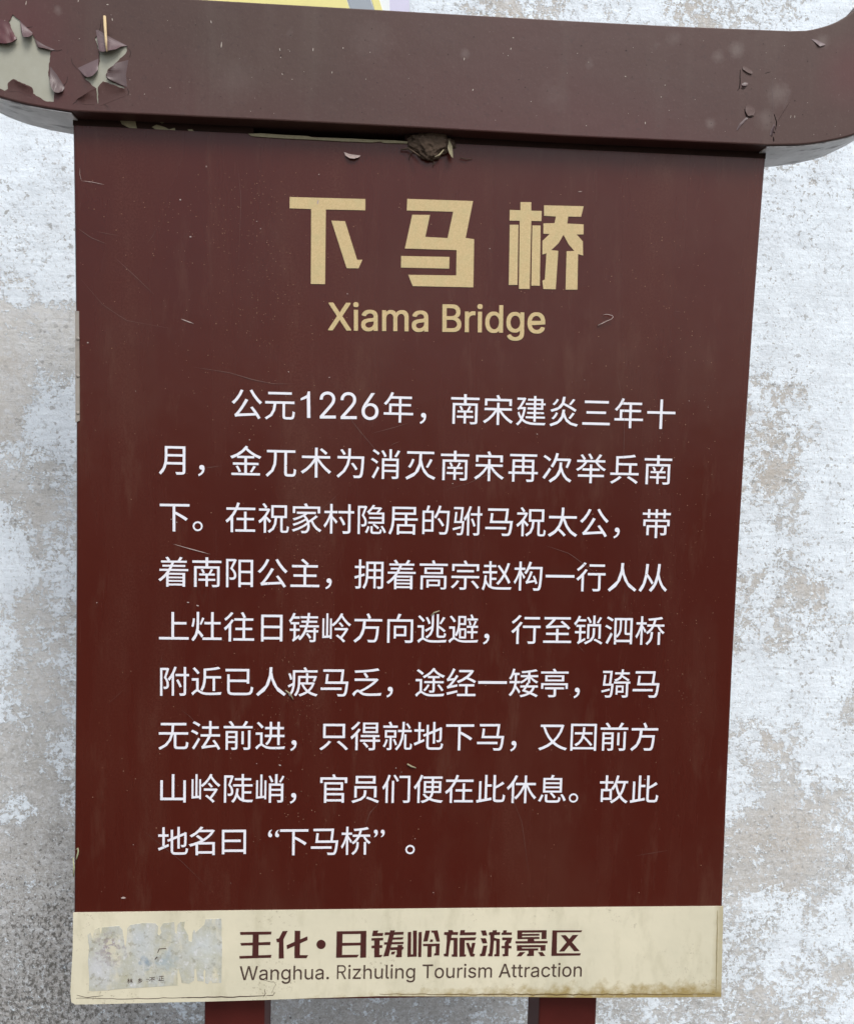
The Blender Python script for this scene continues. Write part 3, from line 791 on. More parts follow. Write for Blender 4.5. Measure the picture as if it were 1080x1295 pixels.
"c": [396,[207,-8,174,-5,144,3,117,16,93,35,72,58,56,85,44,116,37,150,34,187,37,225,44,260,56,291,72,318,93,341,117,360,144,374,174,382,207,384,226,384,243,381,260,377,276,371,291,364,305,356,318,346,330,335,340,322,349,308,356,293,362,277,303,262,300,272,295,281,290,289,284,297,278,304,270,311,261,316,252,321,242,325,231,328,220,329,207,330,184,328,163,321,145,310,130,296,118,278,108,258,102,236,98,212,96,187,98,163,102,139,108,117,118,97,130,80,145,66,163,55,184,49,207,46,220,47,232,49,243,52,253,55,262,60,271,66,279,73,285,80,292,89,297,98,301,107,304,117,363,102,357,86,350,70,341,56,331,43,319,32,306,21,292,12,277,5,261,-1,244,-5,226,-7],[6,5,57,7,6,56,55,54,7,8,7,54,54,53,8,53,52,8,52,51,9,10,9,51,51,50,10,50,49,10,11,49,48,48,47,12,19,18,17,20,19,17,17,16,20,21,20,16,22,21,16,16,15,22,23,22,15,24,23,15,15,14,24,25,24,14,26,25,14,14,43,26,43,42,26,14,13,43,44,43,13,45,44,13,46,45,13,27,26,42,42,41,27,41,40,27,40,39,27,28,27,39,39,38,28,38,37,28,37,36,28,13,12,46,47,46,12,29,28,36,36,35,29,35,34,29,32,31,30,30,29,34,34,33,30,33,32,30,12,11,48,11,10,49,9,8,52,56,55,7,73,72,74,72,71,74,75,74,71,71,70,75,56,6,57,70,69,75,76,75,69,58,57,5,69,68,76,68,67,76,77,76,67,67,66,77,59,58,5,5,4,59,66,65,77,78,77,65,65,64,78,60,59,4,64,63,78,63,62,78,61,60,4,62,61,78,61,4,78,79,78,4,4,3,79,80,79,3,81,80,3,3,2,81,82,81,2,83,82,2,2,1,83,84,83,1,0,85,1,85,84,1]],
"d": [424,[195,-8,165,-6,137,3,111,16,89,34,70,57,55,84,43,116,36,151,34,189,36,227,43,261,55,293,70,320,89,342,112,361,137,374,165,382,196,384,218,383,237,379,253,373,267,364,278,355,287,346,295,336,301,327,306,319,311,319,311,509,372,509,372,0,313,0,313,59,307,59,301,50,295,41,287,31,277,21,266,12,252,4,236,-3,217,-7,205,47,226,49,246,55,263,65,278,78,290,95,299,115,306,138,310,162,312,189,310,216,306,241,300,263,290,282,278,299,263,312,246,322,227,328,205,330,182,328,162,322,145,311,130,298,118,281,108,261,102,239,98,215,96,189,98,163,102,139,109,117,118,97,130,80,145,66,162,55,182,49],[7,6,74,73,72,7,8,7,72,72,71,8,9,8,71,71,70,9,70,69,9,10,9,69,69,68,10,68,67,10,11,67,66,6,5,75,66,65,12,31,33,32,31,52,51,52,31,53,31,51,50,53,31,54,55,54,28,56,55,28,33,31,48,28,30,29,31,30,28,18,17,19,20,19,17,17,16,20,21,20,16,16,15,21,22,21,15,23,22,15,15,14,23,24,23,14,25,24,14,14,61,25,56,28,57,14,13,61,62,61,13,63,62,13,64,63,13,26,25,61,61,60,26,60,59,26,27,26,59,59,58,27,13,12,64,65,64,12,28,27,58,58,57,28,28,54,31,12,11,66,11,10,67,50,49,31,73,7,74,49,48,31,75,74,6,48,47,33,76,75,5,47,46,33,34,33,46,77,76,5,5,4,77,46,45,34,35,34,45,78,77,4,45,44,35,36,35,44,43,78,4,44,43,36,43,4,36,37,36,4,4,3,37,38,37,3,39,38,3,3,2,39,40,39,2,0,42,1,41,40,2,2,1,41,42,41,1]],
"e": [404,[212,-8,177,-5,145,3,117,16,92,35,72,58,56,85,44,116,37,150,34,187,36,224,44,258,55,290,71,317,91,340,115,359,142,373,172,382,205,384,226,383,246,380,266,374,285,366,303,355,319,341,334,324,347,305,357,282,365,256,370,227,371,194,371,169,75,169,75,221,338,221,310,202,308,226,304,248,298,269,288,286,277,301,263,314,246,323,227,328,205,330,183,328,164,323,146,313,131,301,119,286,109,270,102,251,97,231,96,211,96,178,98,151,102,127,110,106,121,88,135,73,151,61,169,53,190,48,212,46,227,47,241,49,254,53,265,58,276,65,285,73,294,82,300,93,306,105,365,91,358,72,348,55,335,39,320,26,302,14,283,4,261,-3,237,-7,309,220,309,221,97,221,97,153,96,169],[8,7,56,9,8,32,84,52,33,7,6,57,9,32,33,10,9,33,33,52,10,51,50,11,30,29,34,30,34,35,82,35,34,34,29,36,37,28,38,35,82,53,18,17,19,20,19,17,17,16,20,21,20,16,22,21,16,16,15,22,23,22,15,15,14,23,45,44,14,24,23,14,25,24,14,14,44,25,44,43,25,43,42,25,39,38,27,14,13,45,46,45,13,47,46,13,26,25,42,42,41,26,41,40,26,13,12,47,48,47,12,49,48,12,27,26,40,40,39,27,12,11,49,50,49,11,28,27,38,11,10,51,29,28,37,52,51,10,37,36,29,34,36,83,82,34,83,53,82,84,82,83,84,33,53,84,30,35,53,53,54,30,31,30,54,85,55,31,32,8,85,55,85,8,31,54,86,85,31,86,32,85,86,56,55,8,56,7,57,58,57,6,72,71,73,71,70,73,74,73,70,59,58,6,6,5,59,70,69,74,60,59,5,69,68,74,75,74,68,68,67,75,61,60,5,5,4,61,67,66,75,76,75,66,62,61,4,66,65,76,65,64,76,63,62,4,1,0,81,64,63,76,63,4,76,77,76,4,4,3,77,78,77,3,3,2,78,79,78,2,80,79,2,2,1,80,81,80,1]],
"g": [425,[207,-151,180,-149,156,-146,134,-140,114,-132,97,-122,82,-110,70,-97,59,-84,51,-69,101,-41,107,-49,114,-57,122,-66,131,-74,142,-82,154,-88,169,-93,187,-96,207,-97,236,-95,261,-87,282,-75,298,-58,308,-34,311,-6,311,68,306,68,301,60,294,51,287,41,277,32,266,23,252,16,236,10,217,6,195,5,165,7,138,14,113,27,90,43,71,65,55,90,43,120,36,154,34,191,36,229,43,263,55,293,71,320,90,342,112,361,138,374,166,382,196,384,218,383,237,379,253,373,267,365,279,356,288,346,296,336,302,327,308,319,313,319,313,379,372,379,372,-9,370,-40,363,-67,350,-90,334,-109,314,-124,291,-136,265,-144,237,-149,205,59,227,61,246,66,264,75,278,87,290,103,300,121,307,142,311,166,312,193,311,219,307,242,300,264,291,283,279,299,264,312,247,322,227,328,205,330,182,328,163,322,145,312,130,298,118,282,109,262,102,241,98,218,96,193,98,167,102,144,109,123,118,104,131,88,145,76,163,66,183,61],[43,42,107,106,105,43,44,43,105,105,104,44,45,44,104,104,103,45,103,102,45,46,45,102,102,101,46,101,100,46,47,100,99,42,41,108,99,98,48,26,25,67,85,84,67,65,64,66,69,68,23,68,67,24,67,84,83,87,86,67,88,87,64,89,88,64,26,67,81,54,53,55,56,55,53,53,52,56,67,66,64,86,85,67,57,56,52,52,51,57,58,57,51,59,58,51,51,50,59,60,59,50,61,60,50,50,94,61,89,64,90,50,49,94,95,94,49,96,95,49,97,96,49,62,61,94,94,93,62,93,92,62,63,62,92,92,91,63,49,48,97,98,97,48,64,63,91,91,90,64,64,87,67,48,47,99,47,46,100,83,82,67,106,43,107,82,81,67,108,107,42,81,80,26,109,108,41,80,79,26,27,26,79,110,109,41,79,78,27,28,27,78,111,110,41,41,40,111,78,77,28,76,111,40,77,76,28,29,28,76,76,40,29,30,29,40,40,39,30,31,30,39,32,31,39,39,38,32,33,32,38,37,36,35,34,33,38,38,37,34,35,34,37,67,25,24,24,23,68,11,10,9,12,11,9,13,12,9,69,23,22,70,69,22,14,13,9,9,8,14,15,14,8,22,21,70,16,15,8,8,7,16,21,20,70,71,70,20,17,16,7,18,17,7,20,19,71,19,18,7,0,75,1,71,19,7,7,6,71,72,71,6,6,5,72,5,4,72,73,72,4,4,3,73,74,73,3,3,2,74,75,74,2,2,1,75]],
"h": [410,[114,227,114,0,53,0,53,509,114,509,114,287,102,287,116,319,132,344,152,362,175,374,200,382,227,384,252,383,275,377,295,369,313,356,328,340,341,321,350,298,355,271,357,240,357,0,296,0,296,235,293,263,286,286,273,304,256,318,235,326,210,329,192,328,176,324,161,317,147,308,136,297,126,283,119,266,115,248,114,293,114,314,114,293,114,291],[2,1,0,0,38,2,5,35,42,37,36,6,36,35,5,24,23,22,22,21,24,24,21,25,21,20,25,26,25,20,3,2,4,2,6,4,6,5,42,13,12,11,14,13,11,11,10,14,15,14,10,10,9,15,16,15,9,9,8,16,31,30,17,17,16,8,8,7,31,32,31,7,33,32,7,8,31,17,18,17,30,30,29,18,29,28,18,27,26,19,19,18,28,28,27,19,4,6,40,33,7,39,34,33,39,39,7,40,6,39,40,39,6,41,34,39,41,35,34,41,41,6,42,35,41,42,20,19,26,5,6,36,6,2,37,38,37,2]],
"i": [167,[84,443,73,444,63,448,54,455,47,463,43,472,41,483,43,494,47,504,54,512,63,518,73,522,84,524,95,522,105,518,114,512,121,504,125,494,126,483,125,472,121,463,114,455,105,448,95,444,53,0,53,379,114,379,114,0],[27,26,24,25,24,26,13,12,11,11,10,13,14,13,10,10,9,14,15,14,9,9,8,15,16,15,8,8,7,16,17,16,7,7,6,17,18,17,6,6,5,18,1,0,23,19,18,5,5,4,19,20,19,4,4,3,20,21,20,3,3,2,21,22,21,2,2,1,22,23,22,1]],
"l": [189,[139,-2,112,0,91,8,74,20,62,37,55,59,53,84,53,509,114,509,114,99,114,83,117,71,120,62,126,57,135,53,146,52,152,52,157,52,160,53,164,53,167,54,170,54,181,3,175,1,169,0,162,-1,154,-2,147,-2],[11,10,5,6,5,10,10,9,6,9,8,6,22,21,20,7,6,8,12,11,5,13,12,5,5,4,13,14,13,4,20,19,22,19,18,22,15,14,4,18,17,22,17,16,22,16,15,22,15,4,22,4,3,22,3,2,22,2,1,22,24,23,1,25,24,1,23,22,1,1,0,25,0,27,26,26,25,0]],
"m": [610,[53,0,53,379,112,379,112,295,108,295,114,314,122,331,132,346,144,358,158,368,172,376,187,382,203,385,219,386,245,383,268,375,287,361,303,342,314,320,321,295,312,295,318,312,326,329,337,343,350,356,364,366,381,375,398,381,417,385,437,386,458,385,478,380,497,372,514,361,529,346,541,328,550,307,555,283,557,255,557,0,496,0,496,254,493,279,485,298,473,313,456,323,438,329,419,330,402,329,387,326,374,320,363,312,353,302,345,290,340,277,336,263,335,247,335,0,274,0,274,260,272,280,265,297,253,311,238,322,220,328,199,330,185,329,171,326,158,320,145,312,135,302,126,289,119,274,115,257,114,238,114,0,112,297,112,310,316,296,320,297,317,309,313,297,112,296,317,296,321,296,312,295,313,295,314,295],[75,74,0,74,73,0,3,70,82,72,71,4,71,70,3,55,54,59,61,60,20,19,53,52,41,40,39,39,38,41,41,38,42,43,42,37,57,56,58,59,58,56,56,55,59,13,12,14,30,29,28,12,11,14,28,27,30,31,30,27,15,14,11,11,10,15,27,26,31,32,31,26,1,0,2,2,0,4,4,3,82,10,9,15,26,25,32,16,15,9,33,32,25,9,8,16,25,24,33,17,16,8,34,33,24,8,7,17,61,20,85,24,23,34,35,34,23,23,47,35,47,46,35,46,45,35,44,43,36,7,6,17,65,17,6,66,65,6,23,22,47,48,47,22,49,48,22,18,17,65,65,64,18,64,63,18,63,62,18,6,5,66,67,66,5,68,67,5,69,68,5,22,21,49,50,49,21,51,50,21,36,35,45,45,44,36,19,52,84,20,19,87,83,19,84,2,4,77,69,5,76,70,69,76,76,5,77,4,76,77,18,62,81,51,21,79,52,51,79,79,21,80,78,79,80,81,78,80,80,18,81,20,86,85,76,4,82,70,76,82,86,20,87,79,78,83,84,79,83,52,79,84,62,61,81,85,81,61,78,81,86,81,85,86,83,78,87,78,86,87,19,83,87,37,36,43,53,19,20,3,4,71,72,4,0,73,72,0,20,60,53,54,53,60,38,37,42,60,59,54]],
"n": [410,[114,227,114,0,53,0,53,379,112,379,112,287,102,287,116,319,132,344,152,362,175,374,200,382,227,384,252,383,275,377,295,369,313,356,328,340,341,321,350,298,355,271,357,240,357,0,296,0,296,235,293,263,286,286,273,304,256,318,235,326,210,329,192,328,176,324,161,317,147,308,136,297,126,283,119,266,115,248,112,292,112,310,112,292,112,290],[1,0,2,0,38,2,5,35,42,37,36,6,36,35,5,24,23,22,22,21,24,24,21,25,21,20,25,26,25,20,13,12,11,14,13,11,11,10,14,3,2,4,4,2,6,6,5,42,15,14,10,10,9,15,16,15,9,9,8,16,31,30,17,17,16,8,8,7,31,32,31,7,33,32,7,8,31,17,18,17,30,30,29,18,29,28,18,27,26,19,19,18,28,28,27,19,4,6,40,33,7,39,34,33,39,39,7,40,6,39,40,39,6,41,34,39,41,35,34,41,41,6,42,35,41,42,20,19,26,5,6,36,37,6,2,38,37,2]],
"o": [415,[207,-8,174,-5,144,3,117,16,93,35,72,58,56,85,44,116,37,150,34,187,37,225,44,260,56,291,72,318,93,341,117,360,144,374,174,382,207,384,241,382,271,374,299,360,323,341,343,318,359,291,371,260,379,225,381,187,379,150,371,116,359,85,343,58,323,35,299,16,271,3,241,-5,207,46,231,49,252,55,270,66,285,80,298,97,307,117,314,139,318,163,319,187,318,212,314,236,307,258,298,278,285,296,270,310,252,321,231,328,207,330,184,328,163,321,145,310,130,296,118,278,108,258,102,236,98,212,96,187,98,163,102,139,108,117,118,97,130,80,145,66,163,55,184,49],[7,6,67,66,65,7,8,7,65,65,64,8,64,63,8,63,62,9,10,9,62,62,61,10,61,60,10,11,60,59,6,5,68,59,58,12,43,42,29,29,28,43,44,43,28,28,27,44,45,44,27,46,45,27,27,26,46,47,46,26,48,47,26,31,30,40,30,29,41,48,25,49,19,18,17,17,16,19,20,19,16,16,15,20,21,20,15,15,14,21,22,21,14,50,49,24,14,13,22,54,22,13,55,54,13,56,55,13,57,56,13,23,22,54,54,53,23,53,52,23,52,51,23,13,12,57,58,57,12,24,23,51,51,50,24,12,11,59,25,24,49,11,10,60,26,25,48,9,8,63,66,7,67,29,42,41,68,67,6,41,40,30,69,68,5,40,39,31,70,69,5,5,4,70,39,38,31,32,31,38,71,70,4,38,37,32,36,71,4,1,0,35,37,36,32,36,4,32,4,3,32,33,32,3,3,2,33,34,33,2,2,1,34,35,34,1]],
"r": [259,[53,0,53,379,112,379,112,321,115,321,124,339,137,354,152,367,171,377,191,383,213,385,218,385,223,385,229,384,235,384,240,384,243,384,243,322,241,323,236,324,230,324,223,325,215,326,207,326,190,324,174,321,159,315,146,306,135,296,126,284,119,269,115,254,114,237,114,0],[33,32,0,29,28,4,28,27,4,27,26,4,11,10,9,12,11,9,13,12,9,14,13,9,15,14,9,16,15,9,17,16,9,9,8,17,1,0,2,3,2,0,30,29,4,8,7,17,7,6,17,18,17,6,19,18,6,6,5,19,20,19,5,21,20,5,22,21,5,23,22,5,5,4,23,24,23,4,25,24,4,26,25,4,4,3,0,32,31,0,31,30,4,4,0,31]],
"s": [365,[182,-8,157,-7,133,-3,112,3,93,12,76,24,62,38,50,54,41,73,36,94,94,107,101,87,111,72,124,60,141,52,160,47,181,45,206,47,227,53,244,62,258,74,265,88,268,103,266,115,262,126,254,136,243,144,229,150,212,155,149,170,118,180,92,192,72,208,58,227,50,249,47,274,49,295,55,314,65,332,79,347,95,360,115,370,137,378,161,383,187,384,212,383,234,379,254,372,271,363,286,352,299,339,309,324,318,308,324,290,268,277,262,291,254,304,243,316,228,325,210,331,187,333,166,331,147,326,131,317,119,305,111,292,109,277,110,264,115,253,124,243,136,235,152,229,172,223,229,209,261,200,287,187,306,171,320,153,328,131,331,107,329,85,323,65,312,47,298,31,281,18,260,6,236,-2,210,-7],[9,8,11,35,34,67,67,66,35,66,65,35,36,65,64,22,21,80,80,79,22,23,22,79,45,44,43,46,45,43,43,42,46,47,46,42,42,41,47,48,47,41,41,40,48,49,48,40,40,39,49,50,49,39,55,54,53,39,38,50,60,50,38,61,60,38,51,50,60,60,59,51,59,58,51,58,57,51,38,37,61,62,61,37,63,62,37,64,63,37,52,51,57,57,56,52,37,36,64,53,52,56,56,55,53,36,35,65,67,34,68,69,68,34,34,33,69,70,69,33,71,70,33,72,71,33,33,32,72,73,72,32,74,73,32,32,31,74,75,74,31,31,30,75,76,75,30,30,29,76,77,76,29,29,28,77,28,27,77,24,23,79,78,77,27,27,26,78,26,25,78,25,24,78,79,78,24,11,10,9,80,21,20,81,80,20,12,11,8,8,7,12,20,19,81,82,81,19,13,12,7,19,18,82,14,13,7,7,6,14,18,17,82,15,14,6,17,16,82,83,82,16,16,15,6,1,0,87,83,16,6,6,5,83,84,83,5,5,4,84,85,84,4,4,3,85,86,85,3,3,2,86,87,86,2,2,1,87]],
"t": [227,[204,379,204,327,6,327,6,379,65,471,126,471,126,98,127,83,130,70,136,61,144,55,156,51,170,50,175,50,180,50,185,51,191,52,197,53,202,54,213,2,207,0,200,-2,192,-3,184,-3,176,-4,168,-4,138,-1,113,7,92,21,77,41,68,64,65,93,65,343,107,354,126,359,126,379,111,379,65,379,65,327,103,327,126,327],[30,29,9,8,7,30,31,30,7,7,6,31,18,17,19,31,39,38,31,6,39,5,4,36,5,36,35,1,0,34,34,0,35,33,34,36,34,35,36,32,33,37,33,36,37,4,37,36,3,2,32,32,37,3,32,2,38,33,32,39,32,38,39,34,33,40,33,39,40,6,40,39,1,34,40,9,8,30,10,9,29,11,10,29,19,17,16,16,15,19,12,11,29,15,14,19,14,13,19,13,12,19,12,29,19,29,28,19,28,27,19,27,26,19,20,19,26,21,20,26,26,25,21,25,24,23,22,21,25,23,22,25]],
"u": [410,[182,-5,158,-3,135,2,115,11,97,23,82,39,69,59,60,82,54,109,53,139,53,379,114,379,114,144,116,117,124,94,137,75,154,61,175,53,200,50,218,51,234,55,249,62,263,71,274,83,283,97,290,113,295,132,296,153,296,379,357,379,357,0,298,0,298,92,307,92,294,60,277,35,257,17,234,5,209,-3,298,56,298,70],[12,11,9,8,7,14,9,8,13,12,9,13,26,25,33,33,30,26,30,29,27,28,27,29,23,22,34,34,32,23,24,23,32,32,33,24,10,9,11,27,26,30,14,13,8,33,25,24,15,14,7,7,6,15,34,31,39,31,30,39,32,34,40,30,33,39,39,33,40,34,39,40,16,15,6,22,21,34,21,20,34,35,34,20,17,16,6,6,5,17,20,19,35,18,17,5,1,0,38,19,18,35,18,5,35,5,4,35,36,35,4,4,3,36,37,36,3,3,2,37,38,37,2,2,1,38]],
"z": [380,[42,0,42,46,254,320,254,323,48,323,48,379,333,379,333,331,126,60,126,56,339,56,339,0],[1,0,11,9,8,1,3,2,7,3,7,4,5,4,6,7,6,4,7,2,8,1,8,2,9,1,10,11,10,1]],
" ": [188,[],[]],
}
LY = -0.0004
nan = glyph('南')[0]
inkw = max(p[0] for p in nan) - min(p[0] for p in nan)
EM = (at(616, 600, 0) - at(579, 600, 0)).length / inkw * 0.965
CX = (max(p[0] for p in nan) + min(p[0] for p in nan)) / 2
CZ = 0.372


def cell_items(txt, a, b, em=EM):
    """characters of txt centred on evenly spaced cells from px a to px b"""
    A, B = at(*a, 0), at(*b, 0)
    ex = (B - A).normalized() if len(txt) > 1 else Vector((1, 0, 0))
    ez = Vector((-ex.z, 0, ex.x))
    out = []
    for i, ch in enumerate(txt):
        c = A.lerp(B, i / max(1, len(txt) - 1))
        v, f = glyph(ch)
        if v:
            cx = (max(p[0] for p in v) + min(p[0] for p in v)) / 2 if ch in '“”' else CX
            out.append((v, f, c - ex * cx * em - ez * CZ * em, ex * em, ez * em))
    return out


def latin(txt, a, b, cap, bold=0.0, tight=1.0):
    """txt set so that its ink runs from px a to px b on the base line, capitals cap px high"""
    x, V, F = 0, [], []
    for ch in txt:
        adv, vs, fs = LATIN[ch]
        n = len(V)
        V += [(x + vs[i], vs[i + 1]) for i in range(0, len(vs), 2)]
        F += [[n + k for k in fs[i:i + 3]] for i in range(0, len(fs), 3)]
        x += adv * tight
    x0, x1 = min(v[0] for v in V), max(v[0] for v in V)
    ch = max(v[1] for v in V if True)
    capu = max(LATIN['X'][1][1::2])
    A, B = at(*a, 0), at(*b, 0)
    sx = (B - A).length / (x1 - x0)
    mid = ((a[0] + b[0]) / 2, (a[1] + b[1]) / 2)
    sz = (at(mid[0], mid[1] - cap, 0) - at(*mid, 0)).length / capu
    ex = (B - A).normalized()
    ez = Vector((-ex.z, 0, ex.x))
    if bold:
        VV, FF = [], []
        for dx, dz in ((-1, -.7), (1, -.7), (-1, .7), (1, .7), (0, 0)):
            n = len(VV)
            VV += [(p[0] + dx * bold, p[1] + dz * bold) for p in V]
            FF += [[n + i for i in f] for f in F]
        V, F = union([], (), ([(p[0] / 1000, p[1] / 1000) for p in VV], FF))
        V = [(p[0] * 1000, p[1] * 1000) for p in V]
    return [([(p[0] - x0, p[1]) for p in V], F, A, ex * sx, ez * sz)]


def stroke_polys(org, sc, polys):
    return [[(org[0] + x / sc, org[1] + y / sc) for x, y in P] for P in polys]


S1 = 1080 / 110
TITLE = {
    'xia': ((360, 240), S1, [[(62, 85), (1002, 110), (1002, 250), (512, 240), (502, 1168), (325, 1166), (330, 235), (62, 225)],
                             [(580, 378), (750, 385), (900, 865), (965, 865), (918, 972), (770, 970)]]),
    'ma': ((500, 240), S1, [[(148, 108), (965, 135), (872, 595), (978, 608), (968, 1208), (215, 1192), (160, 1052), (755, 1060), (760, 745), (118, 725), (210, 305),
                             (430, 308), (372, 582), (648, 595), (718, 268), (142, 252)], [(72, 818), (672, 830), (668, 975), (70, 962)]]),
    'qiao': ((635, 240), S1, [[(228, 148), (362, 150), (362, 255), (492, 258), (488, 385), (362, 382), (342, 1228), (208, 1226), (218, 380), (92, 378), (95, 245), (228, 250)],
                              [(95, 430), (202, 430), (190, 1178), (82, 1178)], [(375, 438), (478, 440), (468, 1188), (362, 1186)],
                              [(520, 188), (1012, 200), (980, 330), (820, 328), (808, 415), (1012, 425), (1010, 550), (925, 550), (1002, 638), (1005, 812), (942, 795),
                               (935, 1236), (788, 1236), (800, 760), (898, 755), (830, 680), (762, 555), (700, 660), (610, 745), (697, 755), (665, 1232), (512, 1228),
                               (500, 1125), (530, 1110), (550, 785), (500, 800), (500, 630), (590, 545), (512, 540), (512, 412), (650, 410), (668, 328), (520, 318)]]),
}
for k, lab in (('xia', 'gold heading character 下'), ('ma', 'gold heading character 马'), ('qiao', 'gold heading character 桥')):
    o = sheet('heading_character', stroke_polys(*TITLE[k]), LY - .0002, 0.0006, M_gold, sign)
    o['label'] = lab
letters('english_heading', latin('Xiama Bridge', (415.5, 417), (688.5, 420.8), 34.0, 10), LY - .0002, 0.0006, M_gold, sign, 'gold lettering Xiama Bridge')


def digits(txt, boxes, y0, y1, cap):
    """each digit set in its own box (px left, px right)"""
    out = []
    for i, (ch, (u0, u1)) in enumerate(zip(txt, boxes)):
        v = y0 + (y1 - y0) * i / (len(txt) - 1)
        out += latin(ch, (u0, v), (u1, v), cap * (1.02 if ch in '26' else 1.0), 0)
    return out


rows = []
r1 = cell_items('公元', (312, 511), (354, 512)) + digits('1226', ((380.6, 392.6), (404.5, 424.8), (430.8, 451.2), (457.4, 478.8)), 528.4, 530.6, 33) + cell_items('年，南宋建炎三年十', (504, 515.5), (836, 524))
rows.append(r1)
for t, a, b in (('月，金兀术为消灭南宋再次举兵南', (221, 581.5), (832, 594.5)), ('下。在祝家村隐居的驸马祝太公，带', (221, 653.5), (830, 662.5)),
                ('着南阳公主，拥着高宗赵构一行人从', (220, 723.5), (826, 731)), ('上灶往日铸岭方向逃避，行至锁泗桥', (220, 792.5), (822, 798)),
                ('附近已人疲马乏，途经一矮亭，骑马', (220, 862), (817.5, 865)), ('无法前进，只得就地下马，又因前方', (219.5, 930.5), (815, 932.5)),
                ('山岭陡峭，官员们便在此休息。故此', (219, 997.5), (814.5, 999))):
    rows.append(cell_items(t, a, b))
rows.append(cell_items('地名曰', (219, 1064.5), (296, 1064)) + cell_items('“', (346, 1062), (346, 1062)) + cell_items('下马桥', (372, 1064.5), (450, 1064)) +
            cell_items('”', (479.5, 1062), (479.5, 1062)) + cell_items('。', (531, 1064), (531, 1064)))
for r in rows:
    for it in r:
        letters('text_character', [it], LY, 0.0004, M_white, sign)

